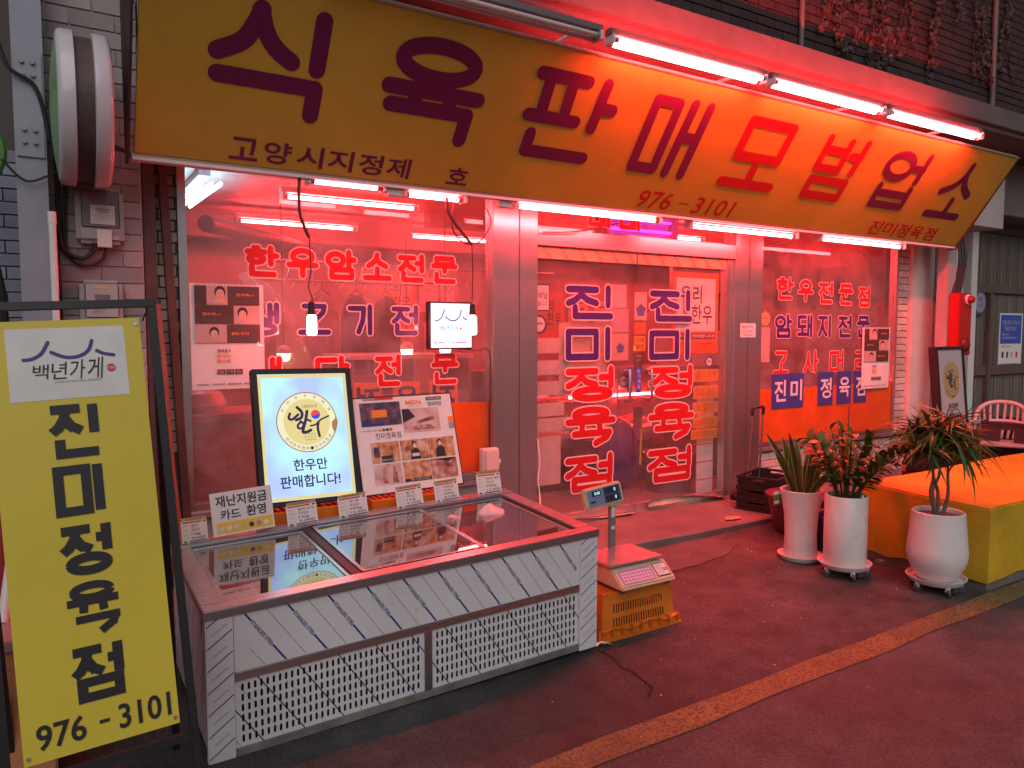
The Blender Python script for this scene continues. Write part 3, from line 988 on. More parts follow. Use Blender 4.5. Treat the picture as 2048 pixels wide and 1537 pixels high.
# left neighbour
nl = thing('neighbour_wall', 'pale tiled wall of the next shop behind the steel column', 'wall', (-.6, 5.9, 0))
lwb = B(-4.0, -.02, 5.9, 6.1, 0, 4.5).build('wall', mortar, nl)
bricks(lwb, -.62, -.03, 1.2, 2.75, 5.9, .16, .075, .008, .012, 'blue_tile', (0.26, 0.28, 0.36), .3, name='tile')
MB().box(-4.0, -.62, 5.885, 5.9, 0, 4.5).build('panel', mat('blue_tile_1', (0, 0, 0)), nl)

# steel column with bolts
colm = mat('column_paint', (0.27, 0.28, 0.33), .45, .2, nz=(3, .2), wear=((0.16, .12, .11), 5, .70))
t = thing('steel_column', 'grey blue bolted steel column left of the meters', 'column', (-.02, 4.45, 0))
mb = MB().box(-.095, .035, 4.40, 4.412, 0, 4.4).box(-.095, .035, 4.54, 4.552, 0, 4.4).box(-.038, -.024, 4.412, 4.54, 0, 4.4)
mb.build('beam', colm, t)
B(-.088, .028, 4.388, 4.399, 2.45, 2.95).build('splice_plate', colm, t, bevel=.002)
for k in range(4):
    for x in (-.055, -.01):
        MB().cyl((x, 4.388, 2.52 + k * .06 + (.2 if k > 1 else 0)), (x, 4.374, 2.52 + k * .06 + (.2 if k > 1 else 0)), .011, n=6).build('bolt', colm, t)
o = MB().cyl((.045, 4.36, .05), (.045, 4.36, 2.13), .017, n=12).cyl((.045, 4.36, 2.13), (.045, 4.36, 2.19), .019, n=12, mt=None).build('plastic_pipe', white_pl, None, smooth=True)
tag(o, 'thin white plastic pipe standing beside the steel column', 'pipe')
cb = [([(-.30, 4.9, 3.2), (-.22, 4.8, 2.6), (-.28, 4.8, 2.2), (-.2, 4.8, 1.7), (-.25, 4.8, .5)], .035, 'thick black cable bundle left of the steel column'),
      ([(-.16, 4.36, 3.05), (-.11, 4.36, 2.86), (0.0, 4.37, 2.78), (.05, 4.4, 2.55)], .010, 'black cable crossing the steel column high up'),
      ([(-.15, 4.36, 2.42), (-.06, 4.36, 2.33), (.03, 4.37, 2.36), (.07, 4.45, 2.40)], .006, 'thin black wire sagging across the steel column'),
      ([(.09, 4.55, 3.05), (.075, 4.55, 2.4), (.08, 4.55, 2.1), (.10, 4.55, 2.02), (.17, 4.55, 1.985), (.22, 4.55, 2.02), (.235, 4.54, 2.07)], .012, 'black cable looping under the upper meter'),
      ([(.115, 4.56, 2.5), (.10, 4.56, 2.12), (.12, 4.56, 1.99), (.19, 4.56, 1.95), (.27, 4.56, 1.99), (.29, 4.55, 2.07)], .009, 'slack black cable hanging below the upper meter'),
      ([(.06, 4.56, 2.2), (.065, 4.56, 1.6), (.06, 4.56, .9), (.07, 4.56, .1)], .014, 'black cable running down beside the lower meter')]
for pts, r, lab in cb:
    tag(MB().tube(pts, r, 8, smooth=6).build('cable', cable_m, None, smooth=True), lab, 'cable', 'cables on the left pier')

# double round sign seen edge on
t = thing('round_sign', 'double faced round sign with white plastic rims seen edge on', 'sign', (.19, 4.28, 2.70))
rimw = mat('acrylic_rim', (0.62, 0.57, 0.60), .2, nz=(4, .08))
c0 = (0, 4.28, 2.675)
for a, b_ in ((.085, .155), (.300, .228)):
    s = 1 if b_ > a else -1
    pr = [(.30, a - .004 * s), (.335, a - .004 * s), (.352, a + .004 * s), (.360, a + .018 * s), (.360, b_ - .004 * s), (.35, b_), (.33, b_)]
    MB().lathe(pr, c0, 64, axis='X').build('rim', rimw, t, smooth=True)
MB().lathe([(.335, .152), (.335, .232)], c0, 48, axis='X').build('drum', mat('rust_drum', (0.085, .055, .05), .6, nz=(9, .5), wear=((.09, .09, .22), 4, .62)), t, smooth=True)
MB().lathe([(0.0, .052), (.12, .056), (.22, .064), (.335, .082)], c0, 48, axis='X').build('face', mat('sign_green', (0.16, 0.36, 0.10), .3, nz=(2.5, .35), wear=((.5, .56, .5), 3, .62)), t, smooth=True)
mb = MB().tube([(.33, 4.45, 2.56), (.42, 4.45, 2.53)], .012).tube([(.19, 4.6, 2.75), (.19, 4.7, 2.75)], .02)
mb.build('bracket', dark_brown, t)
t = thing('green_round_sign', 'green round sign cut by the left edge of the picture', 'sign', (-.36, 5.2, 2.62))
MB().lathe([(0, 5.17), (.20, 5.175), (.215, 5.19), (.215, 5.22), (0, 5.22)], (-.365, 0, 2.62), 40, axis='Y').build('disc', mat('sign_green', (0, 0, 0)), t, smooth=True)
b = Board((-.365, 5.165, 2.62), (1, 0, 0), (0, 0, 1), .004)
b.poly([(.08, -.02), (.17, -.05), (.15, .06)], ink_dark, 2)
b.build('mark', t)

# electricity meters
mg = mat('meter_case', (0.42, 0.40, 0.38), .4, nz=(5, .15))
mglass = mat('meter_window', (0.19, 0.165, 0.175), .15, nz=(3, .2))
def meter(x0, x1, z0, z1, lab, digital):
    t = thing('electric_meter', lab, 'meter', ((x0 + x1) / 2, 4.59, z0), 'electricity meters on the left pier')
    B(x0, x1, 4.515, 4.588, z0, z1).build('case', mg, t, bevel=.022, seg=4)
    w, h = x1 - x0, z1 - z0
    B(x0 + .12 * w, x1 - .10 * w, 4.507, 4.514, z0 + .28 * h, z1 - .06 * h).build('window', mglass if not digital else mat('meter_window_pale', (.42, .40, .40), .2), t, bevel=.006)
    b = Board((x0, 4.506, z0), (1, 0, 0), (0, 0, 1), .001)
    if digital:
        b.rect(.35 * w, .62 * h, .7 * w, .72 * h, mglass)
        for k in range(6):
            b.rect(.3 * w, (.36 + .035 * k) * h, (.5 + .05 * (k % 3)) * w, (.372 + .035 * k) * h, ink_grey)
        b.rect(.35 * w, .83 * h, .68 * w, .88 * h, ink_gold)
    else:
        b.rect(.30 * w, .34 * h, .80 * w, .68 * h, paper)
        b.rect(.4 * w, .59 * h, .7 * w, .615 * h, ink_grey, 1)
        b.rect(.45 * w, .55 * h, .66 * w, .57 * h, ink_grey, 1)
        for k in range(5):
            b.rect(.36 * w, (.38 + .03 * k) * h, .74 * w, (.385 + .03 * k) * h, ink_pale, 1)
    b.build('label_print', t)
    if not digital:
        B(x0 + .42 * w, x0 + .72 * w, 4.495, 4.505, z0 - .02, z0 + .07).build('seal_tag', paper, t)
        for k in range(12):
            B(x1 - (.30 - .02 * k) * w - .006, x1 - (.30 - .02 * k) * w - .003, 4.5105, 4.515, z0 + .05, z0 + .09).build('vent_rib', mg, t)
meter(.150, .375, 2.065, 2.355, 'grey meter box with dark window and paper label on the pier', False)
meter(.155, .355, 1.60, 1.875, 'pale digital meter box just above the standing banner', True)
# leaning bark board
o = MB().tube([(.60, 4.42, .12), (.55, 4.46, .7), (.53, 4.5, 1.3), (.515, 4.55, 1.75)], [.045, .028], 9, smooth=4).build('leaning_pole', mat('bark', (.20, .11, .075), .8, nz=(12, .5), bump=(40, .8), stretch=(3, 3, .5)), None, smooth=True)
tag(o, 'rough wooden pole leaning against the left edge of the window', 'pole')

# ================================================================== STANDING BANNER
t = thing('standing_banner', 'tall yellow standing banner in a black steel frame at the left', 'banner', (.1, 2.5, gz(.1, 2.5)))
BLc, BRc, TLc = Vector((-.099, 2.50, .351)), Vector((.315, 2.50, .370)), Vector((-.115, 2.70, 1.630))
U = (BRc - BLc).normalized()
Vd = (TLc - BLc)
Vd = (Vd - U * Vd.dot(U))
H = Vd.length
Vd.normalize()
W = (BRc - BLc).length
NN = U.cross(Vd)
P = lambda u, v, n=0: BLc + U * u + Vd * v + NN * n
ybm = mat('banner_yellow', (0.66, 0.525, 0.050), .42, nz=(1.5, .06))
MB().prism([(0, 0), (W, 0), (W, H), (0, H)], BLc, U, Vd, .006).build('panel', ybm, t)
sq = .024
fr = MB()
def bar(mb, a, b_, s, n0=-.01):
    a, b_ = Vector(a), Vector(b_)
    d = (b_ - a).normalized()
    sd = d.cross(NN).normalized() * s / 2
    nn = NN * s / 2
    vs = []
    for p in (a, b_):
        vs += [p - sd - nn, p + sd - nn, p + sd + nn, p - sd + nn]
    mb.add(vs, [(0, 1, 2, 3), (7, 6, 5, 4), (0, 4, 5, 1), (1, 5, 6, 2), (2, 6, 7, 3), (3, 7, 4, 0)])
for nm, a, b_ in (('frame_rail', P(-.06, H + .05, -.022), P(W + .056, H + .05, -.022)), ('frame_rail', P(-.04, -.055, -.022), P(W + .042, -.055, -.022)),
                  ('frame_post', P(-.045, -.40, -.022), P(-.045, H + .036, -.022)), ('frame_post', P(W + .042, -.40, -.022), P(W + .042, H + .036, -.022)),
                  ('rear_leg', P(-.045, H - .2, -.05), (-.15, 3.05, .0)), ('rear_leg', P(W + .042, H - .2, -.05), (.37, 3.05, .0))):
    mb = MB()
    bar(mb, a, b_, sq)
    mb.build(nm, black, t)
for u, v in ((.012, .02), (W - .012, .02), (.012, H - .02), (W - .012, H - .02)):
    MB().cyl(P(u, v, 0), P(u, v, .004), .006, n=8).build('screw', steel, t)
for u, v in ((-.045, H), (W, H - .004)):
    MB().tube([P(u + .01, v - .005, -.004), P(u + .03, v + .035, -.02)], .003, 6).build('tie', dark_pl, t)
b = Board(BLc, U, Vd, .001)
b.rect(.12 * W, .812 * H, .885 * W, .982 * H, white)
bl2 = mat('logo_blue', (0.04, 0.045, 0.20), .45)
def hundred_logo(b, u0, v0, w, h, m, l=2, th=.014):
    q = lambda pts: [(u0 + w * a, v0 + h * c) for a, c in pts]
    b.stroke(q([(.13, .57), (.2, .58), (.28, .65), (.34, .80)]), w * th * 2.2, m, l, curve=5)
    b.stroke(q([(.36, .66), (.47, .585), (.58, .585), (.67, .66), (.71, .80)]), w * th * 2.2, m, l, curve=5)
    b.stroke(q([(.745, .655), (.80, .61), (.89, .58)]), w * th * 2.2, m, l, curve=5)
hundred_logo(b, .12 * W, .812 * H, .765 * W, .17 * H, bl2)
for i, ch in enumerate('백년가게'):
    b.text(ch, (.27 + i * .117) * W, (.862 - .002 * i) * H, (.27 + i * .117 + .098) * W, (.896 + .004 * i) * H, ink_dark, 2, shear=.12)
b.disc(.775 * W, .880 * H, .03 * W, .0095 * H, ink_red, 2)
b.text('100', .752 * W, .8765 * H, .798 * W, .8835 * H, white, 3)
b.text('LONG-LASTING SMALL BUSINESS', .40 * W, .851 * H, .70 * W, .856 * H, ink_grey, 2)
for ch, v0, v1, u0, u1 in (('진', .672, .806, .33, .70), ('미', .532, .662, .34, .69), ('정', .395, .520, .325, .685), ('육', .252, .382, .325, .70), ('점', .105, .240, .325, .685)):
    b.gothic(ch, (u0 - .01) * W, v0 * H, u1 * W, v1 * H, .023 if ch == '육' else .0275, ink_dark, 2)
b.text('976', .085 * W, .025 * H, .39 * W, .082 * H, ink_dark, 2, .02)
b.rect(.475 * W, .05 * H, .54 * W, .058 * H, ink_dark, 2)
b.text('3101', .60 * W, .025 * H, .95 * W, .082 * H, ink_dark, 2, .02)
b.build('print', t)
o = MB().box(.10, .42, 2.36, 2.62, -.03, .10).build('weight_slab', mat('pale_slab', (.30, .24, .25), .6, nz=(6, .2)), None, bevel=.01)
tag(o, 'pinkish slab weighing down the foot of the standing banner', 'slab')
ow = mat('orange_wood', (.52, .22, .10), .55, nz=(5, .2), stretch=(1, 6, 6))
t = thing('low_cabinet', 'orange wood low cabinet peeping out left behind the standing banner', 'cabinet', (-.4, 3.1, 0))
B(-1.0, -.02, 3.0, 3.5, .02, .52).build('body', ow, t, bevel=.006)
B(-1.02, 0.0, 2.98, 3.52, .52, .56).build('top', mat('cab_top', (.35, .20, .18), .4), t, bevel=.006)
o = MB().box(-1.2, .05, 3.75, 3.8, .05, 1.25).build('red_board', mat('red_board', (.30, .02, .02), .5, nz=(4, .2)), None, bevel=.006)
tag(o, 'dark red board standing behind the banner and cabinet', 'board')
o = MB().cyl((-.17, 3.2, .56), (-.08, 3.35, 1.15), .018, n=10).build('white_stick', white_pl, None, smooth=True)
tag(o, 'white plastic stick leaning behind the left edge of the banner', 'stick')

# ================================================================== CHEST FREEZER
def tl(mb, sx=.030, sy=.045):
    for v in mb.v:
        v.z += sx * (v.x - 1.38) + sy * (v.y - 2.9)
    return mb
fz = thing('freezer_case', 'long glass topped steel chest freezer with slotted grilles', 'freezer', (1.38, 3.35, 0))
film_w = mat('white_film_steel', (0.64, 0.62, 0.62), .30, nz=(2, .10), bump=(2.5, .25), wear=((.38, .34, .31), 9, .66))
dirty = mat('grimy_steel', (0.26, .235, .22), .45, .4, nz=(7, .4))
steel_f = mat('freezer_steel', (0.58, .56, .56), .3, 1.0, nz=(5, .05), stretch=(.6, 30, 30))
dark_in = mat('freezer_dark', (0.012, .011, .012), .8)
lin = mat('freezer_lining', (.24, .22, .22), .4)
fil_t = mat('navy_print', (0.03, 0.035, 0.20), .4)
thin_t = mat('grey_print', (0.20, .19, .21), .45)
# outer skins
tl(B(.470, .478, 2.915, 3.78, .02, .56)).build('side_panel', film_w, fz)
tl(B(2.283, 2.291, 2.915, 3.78, .02, .56)).build('side_panel', film_w, fz)
tl(B(.478, 2.283, 3.772, 3.78, .0, .56)).build('back_panel', film_w, fz)
tl(B(.478, 2.283, 2.96, 3.772, .0, .02)).build('base', dark_in, fz)
tl(B(.50, 2.26, 2.945, 2.952, .02, .33)).build('grille_backing', dark_in, fz)
tl(B(.460, .560, 2.900, 2.935, -.005, .56)).build('corner_panel', film_w, fz, bevel=.003)
tl(B(2.192, 2.300, 2.900, 2.935, -.005, .56)).build('corner_panel', film_w, fz, bevel=.003)
tl(B(.562, 2.190, 2.903, 2.93, .335, .56)).build('front_panel', film_w, fz)
tl(B(.562, 2.190, 2.900, 2.93, .300, .334)).build('front_rail', steel_f, fz, bevel=.002)
tl(B(.562, 2.190, 2.902, 2.93, .0, .034)).build('bottom_rail', dirty, fz, bevel=.002)
tl(B(1.352, 1.388, 2.901, 2.93, .034, .300)).build('middle_stile', steel_f, fz, bevel=.002)

def stripe_mat(name, base):
    m = mat(name, base, .34, nz=(3, .06))
    nt = m.node_tree
    L = nt.links.new
    b = nt.nodes['Principled BSDF']
    src = b.inputs['Base Color'].links[0].from_socket
    tc = nd(nt, 'ShaderNodeTexCoord')
    sp = nd(nt, 'ShaderNodeSeparateXYZ')
    L(tc.outputs['Object'], sp.inputs[0])
    m1 = nd(nt, 'ShaderNodeMath', operation='MULTIPLY_ADD')
    m1.inputs[1].default_value = .70
    L(sp.outputs['Z'], m1.inputs[0])
    L(sp.outputs['X'], m1.inputs[2])
    prev = src
    for per, off, wd, colr in ((.165, .05, .006, (.03, .035, .20, 1)), (.165, .1325, .0022, (.22, .21, .23, 1))):
        a = nd(nt, 'ShaderNodeMath', operation='ADD')
        a.inputs[1].default_value = 10 * per + off
        L(m1.outputs[0], a.inputs[0])
        md = nd(nt, 'ShaderNodeMath', operation='MODULO')
        md.inputs[1].default_value = per
        L(a.outputs[0], md.inputs[0])
        lt = nd(nt, 'ShaderNodeMath', operation='LESS_THAN')
        lt.inputs[1].default_value = wd
        L(md.outputs[0], lt.inputs[0])
        mx = nd(nt, 'ShaderNodeMixRGB')
        L(lt.outputs[0], mx.inputs[0])
        L(prev, mx.inputs[1])
        mx.inputs[2].default_value = colr
        prev = mx.outputs[0]
    L(prev, b.inputs['Base Color'])
    return m
gr_m = stripe_mat('striped_film', (0.62, 0.60, 0.60))
def perf(x0, x1, z0, z1, y, cols, rows, mx, mz, hw, hh):
    """sheet with rounded slot holes"""
    mb = MB()
    cw, chh = (x1 - x0 - 2 * mx) / cols, (z1 - z0 - 2 * mz) / rows
    mb.add([(x0, y, z0), (x1, y, z0), (x1, y, z0 + mz), (x0, y, z0 + mz)], [(0, 1, 2, 3)])
    mb.add([(x0, y, z1 - mz), (x1, y, z1 - mz), (x1, y, z1), (x0, y, z1)], [(0, 1, 2, 3)])
    mb.add([(x0, y, z0 + mz), (x0 + mx, y, z0 + mz), (x0 + mx, y, z1 - mz), (x0, y, z1 - mz)], [(0, 1, 2, 3)])
    mb.add([(x1 - mx, y, z0 + mz), (x1, y, z0 + mz), (x1, y, z1 - mz), (x1 - mx, y, z1 - mz)], [(0, 1, 2, 3)])
    for i in range(cols):
        for j in range(rows):
            ax, az = x0 + mx + i * cw, z0 + mz + j * chh
            cx, cz = ax + cw / 2, az + chh / 2
            q = hh / 2 - hw * .45
            inn = [(-hw * .25, -hh / 2), (hw * .25, -hh / 2), (hw / 2, -q), (hw / 2, q), (hw * .25, hh / 2), (-hw * .25, hh / 2), (-hw / 2, q), (-hw / 2, -q)]
            out = [(-cw / 2, -chh / 2), (cw / 2, -chh / 2), (cw / 2, -q), (cw / 2, q), (cw / 2, chh / 2), (-cw / 2, chh / 2), (-cw / 2, q), (-cw / 2, -q)]
            vs = [(cx + a, y, cz + c) for a, c in inn + out]
            mb.add(vs, [(k, 8 + k, 8 + (k + 1) % 8, (k + 1) % 8)[::-1] for k in range(8)])
    return mb
tl(perf(.562, 1.352, .034, .300, 2.910, 32, 6, .016, .012, .0098, .0285)).build('grille', gr_m, fz)
tl(perf(1.388, 2.190, .034, .300, 2.910, 32, 6, .016, .012, .0098, .0285)).build('grille', gr_m, fz)
# print on the protective film
b = Board((0, 2.903, 0), (1, 0, 0), (0, 0, 1), .0008)
z0, z1 = .335, .56
sl = .70                                     # metres of x per metre of drop
for k in range(-1, 11):
    xt = .60 + k * .163                      # x where the line meets the top edge
    def seg(f0, f1, w, m):
        pts = [(xt + sl * (z1 - z0) * f0, z1 - (z1 - z0) * f0), (xt + sl * (z1 - z0) * f1, z1 - (z1 - z0) * f1)]
        if pts[0][0] < .566 or pts[1][0] > 2.186:
            return
        (a, c), (d, e) = pts
        b.poly([(a - w, c), (d - w, e), (d + w, e), (a + w, c)], m, 0)
    ang = math.atan2(-1, sl)
    seg(.02, .17, .0045, fil_t)
    seg(.66, .985, .0045, fil_t)
    cx, cz = xt + sl * (z1 - z0) * .42, z1 - (z1 - z0) * .42
    if .60 < cx < 2.15:
        b.text('STAINLESS STEEL', cx - .066, cz - .0075, cx + .066, cz + .0075, fil_t, 1, .016, rot=ang)
    xt += .0815
    seg(.02, .60, .0013, thin_t)
    seg(.80, .985, .0013, thin_t)
    cx, cz = xt + sl * (z1 - z0) * .70, z1 - (z1 - z0) * .70
    if .60 < cx < 2.16:
        b.text('CAL 304 2B 1.0', cx - .022, cz - .0025, cx + .022, cz + .0025, thin_t, 1, rot=ang)
tl(b.mb).build('film_print', None, fz, kind='stuff')
for x0, x1 in ((.460, .560), (2.192, 2.300)):
    b = Board((0, 2.900, 0), (1, 0, 0), (0, 0, 1), .0008)
    for k in range(7):
        za = .02 + k * .085
        b.poly([(x0 + .004, za), (x1 - .004, za + .062), (x1 - .004, za + .067), (x0 + .004, za + .005)], fil_t, 0)
        if k < 6:
            b.text('STAINLESS STEEL', x0 + .015, za + .068, x1 - .015, za + .075, thin_t, 0, rot=.56)
    tl(b.mb).build('film_print', None, fz, kind='stuff')
# rim, lids, tub
RZ0, RZ1 = .56, .596
for nm, a in (('rim', (.455, 2.305, 2.893, 2.965)), ('rim', (.455, 2.305, 3.705, 3.795)), ('rim', (.455, .535, 2.965, 3.705)), ('rim', (2.225, 2.305, 2.965, 3.705))):
    tl(B(*a, RZ0, RZ1 + (.004 if a[2] > 3.6 else 0))).build(nm, steel_f, fz, bevel=.003)
tl(MB().box(.535, 2.225, 2.965, 2.972, .22, .56).box(.535, 2.225, 3.698, 3.705, .22, .56).box(.535, .542, 2.972, 3.698, .22, .56).box(2.218, 2.225, 2.972, 3.698, .22, .56).box(.535, 2.225, 2.965, 3.705, .205, .22)).build('tub', lin, fz)
lidg = glassmat('lid_glass', .012, (.78, .78, .78), gloss=8.5)
alu = mat('aluminium', (.55, .53, .54), .25, 1.0)
gasket = mat('gasket_black', (.015, .012, .014), .5)
for i, (a, c, z) in enumerate(((.540, 1.055, .572), (1.10, 1.70, .584), (1.675, 2.20, .572))):
    lid = tl(MB().box(a, a + .018, 2.975, 3.69, z, z + .012).box(c - .018, c, 2.975, 3.69, z, z + .012).box(a, c, 3.665, 3.69, z, z + .0125).box(a, c, 2.975, 2.985, z, z + .0125)).build('lid', alu if i else alu, fz)
    tl(B(a + .018, c - .018, 2.985, 3.665, z + .003, z + .008)).build('pane', lidg, lid)
tl(B(1.055, 1.10, 2.972, 3.70, .574, .590)).build('divider', gasket, fz, bevel=.002)
tl(B(2.200, 2.222, 2.972, 3.70, .560, .575)).build('gasket', gasket, fz)
tl(B(1.66, 1.675, 2.972, 3.70, .560, .570)).build('divider', alu, fz)
# side stickers
b = Board((.470, 0, 0), (0, -1, 0), (0, 0, 1), .001)
b.rect(-3.05, .40, -2.93, .52, ink_blue)
for k in range(6):
    b.poly([(-3.75 + k * .12, .1), (-3.70 + k * .12, .1), (-3.56 + k * .12, .52), (-3.61 + k * .12, .52)][:4], film_w, 0)
tl(b.mb).build('sticker', None, fz)
for x in (.52, 2.24):
    for y in (2.97, 3.72):
        MB().cyl((x, y, gz(x, y)), (x, y, .05), .018, n=10).build('foot', dark_pl, fz)
# frozen packs in the tub
meat = mat('frozen_meat', (.42, .10, .08), .35, nz=(14, .6), wear=((.62, .52, .48), 10, .60))
bagm = mat('clear_bag', (.60, .50, .48), .25, nz=(9, .3), bump=(25, .5))
k = 0
for x, y, r, hh, m, lab in ((.78, 3.2, .17, .11, meat, 'red meat pack under the left freezer lid'), (.95, 3.5, .12, .10, bagm, 'pale bag at the back under the left freezer lid'), (1.25, 3.25, .14, .14, meat, 'red meat pack under the middle freezer lid'),
                            (1.50, 3.2, .15, .15, mat('orange_pack', (.55, .18, .04), .4, nz=(10, .3)), 'orange pack under the middle freezer lid'), (1.45, 3.52, .12, .12, bagm, 'pale bag at the back under the middle freezer lid'),
                            (1.92, 3.15, .17, .17, meat, 'red meat heap under the right freezer lid'), (2.02, 3.48, .13, .2, bagm, 'crumpled pale bag under the right freezer lid'), (1.82, 3.5, .10, .18, bagm, 'small pale bag in the back corner under the right lid')):
    bm = bmesh.new()
    bmesh.ops.create_icosphere(bm, subdivisions=3, radius=1)
    rn = random.Random(k)
    ph = [rn.uniform(0, 6) for _ in range(6)]
    for v in bm.verts:
        c_ = v.co.copy()
        d = 1 + .13 * math.sin(3 * c_.x + ph[0]) * math.sin(3 * c_.y + ph[1]) + .07 * math.sin(7 * c_.x + ph[2]) * math.sin(8 * c_.y + ph[3]) + .05 * math.sin(13 * c_.y + 11 * c_.x + ph[4])
        v.co = Vector((c_.x * r * d * 1.15, c_.y * r * d, max(c_.z, -.6) * hh * d))
    me = bpy.data.meshes.new('pack')
    bm.to_mesh(me)
    bm.free()
    me.materials.append(m)
    me.polygons.foreach_set('use_smooth', [True] * len(me.polygons))
    o = bpy.data.objects.new('meat_pack' if m is meat else 'frozen_pack', me)
    COL.objects.link(o)
    o.location = (x, y, .22 + .03 * (x - 1.38) + .045 * (y - 2.9) + .6 * hh + .06)
    tag(o, lab, 'meat pack' if m is meat else 'frozen pack')
    k += 1

# price cards along the back rim
card_top = mat('card_top', (.42, .30, .12), .5)
def card_z(x, y):
    return RZ1 + .006 + .030 * (x - 1.38) + .045 * (y - 2.9)
def pricecard(xa, xb, lines, lab, m=paper, tilt=0.0, h=.118):
    y = 3.735
    xm = (xa + xb) / 2
    z = card_z(xm, y)
    t = thing('price_card', lab, 'price card', (xm, y, z), 'price cards on the freezer rim')
    U_ = Vector((1, 0, .03 + tilt)).normalized()
    V_ = Vector((-.03, .22, 1)).normalized()
    V_ = (V_ - U_ * V_.dot(U_)).normalized()
    w = xb - xa
    O_ = Vector((xm, y, z)) - U_ * w / 2
    MB().prism([(0, 0), (w, 0), (w, h * .86), (w * .62, h * .86), (w * .6, h * .9), (0, h * .86)], O_, U_, V_, .002).build('card', m, t)
    b = Board(O_, U_, V_, .0006)
    b.rect(.02 * w, .86 * h, .98 * w, .99 * h, card_top)
    b.text('원산지표시판', .2 * w, .885 * h, .8 * w, .955 * h, ink_dark, 1)
    b.rect(.06 * w, .77 * h, .78 * w, .83 * h, ink_red)
    b.rect(.86 * w, .77 * h, .95 * w, .83 * h, ink_dark)
    b.rect(.28 * w, .03 * h, .97 * w, .075 * h, ink_navy)
    b.rect(.06 * w, .02 * h, .18 * w, .085 * h, ink_dark)
    for i, (a, c) in enumerate(zip(('품 목', '원산지', '단 위', '가 격'), lines)):
        v = (.62 - .165 * i) * h
        b.text(a, .07 * w, v, .27 * w, v + .06 * h, ink_grey, 1)
        b.text(c, .38 * w, v - .02 * h, .38 * w + min(.56, .085 * len(c) + .08) * w, v + .09 * h, ink_dark, 1)
        b.rect(.06 * w, v - .045 * h, .95 * w, v - .040 * h, ink_pale)
    b.build('print', t)
    # little plastic clip behind
    MB().prism([(0, 0), (w * .3, 0), (w * .3, .02), (0, .02)], O_ + U_ * w * .35 - U_.cross(V_) * .004, U_, V_, .025).build('stand', white_pl, t)
pricecard(.505, .62, ('갈비', '국내산', '1kg', '9,000'), 'buff price card at the far left beside the banner frame', paper_old)
pricecard(.995, 1.15, ('돼지 찌개', '국내산', '1kg', '5,000'), 'price card reading 5,000 in front of the lit sign', paper, .02)
pricecard(1.262, 1.42, ('우 족', '국내산', '600g', '13,000'), 'price card reading 13,000 under the lit sign corner', paper, .02)
pricecard(1.585, 1.742, ('홍 두', '국내산', '1kg', '9,000'), 'price card reading 9,000 below the photo board', paper, .02)
pricecard(1.815, 1.965, ('꼬리반골', '국내산', '600g', '8,000'), 'price card reading 8,000 under the right end of the photo board', paper, .02)
pricecard(2.085, 2.245, ('호주산 갈비', '미국산', '600g', '12,000'), 'price card reading 12,000 at the right end of the freezer', paper, -.02, .135)
# subsidy notice
y = 3.738
z = card_z(.79, y)
t = thing('notice_card', 'white card welcoming relief fund cards with a yellow band, on the freezer rim', 'notice', (.79, y, z))
U_ = Vector((1, 0, .055)).normalized(); V_ = Vector((-.04, .16, 1)).normalized(); V_ = (V_ - U_ * V_.dot(U_)).normalized()
O_ = Vector((.645, y, z + .0))
w, h = .288, .208
MB().prism([(0, 0), (w, 0), (w, h), (0, h)], O_, U_, V_, .003).build('card', paper, t)
b = Board(O_, U_, V_, .0006)
b.text('재난지원금', .08 * w, .66 * h, .92 * w, .92 * h, ink_dark, 1, .018)
b.text('카드', .14 * w, .36 * h, .46 * w, .59 * h, ink_dark, 1, .045)
b.text('환영', .56 * w, .36 * h, .88 * w, .61 * h, ink_dark, 1, .045)
b.rect(.06 * w, .05 * h, .97 * w, .30 * h, ink_yellow)
for k in range(7):
    b.disc((.14 + .12 * k) * w, .16 * h, .042 * w, .058 * h, (ink_pale, paper, ink_pale, ink_gold, ink_navy, ink_grey, paper)[k], 1, 14)
b.build('print', t)

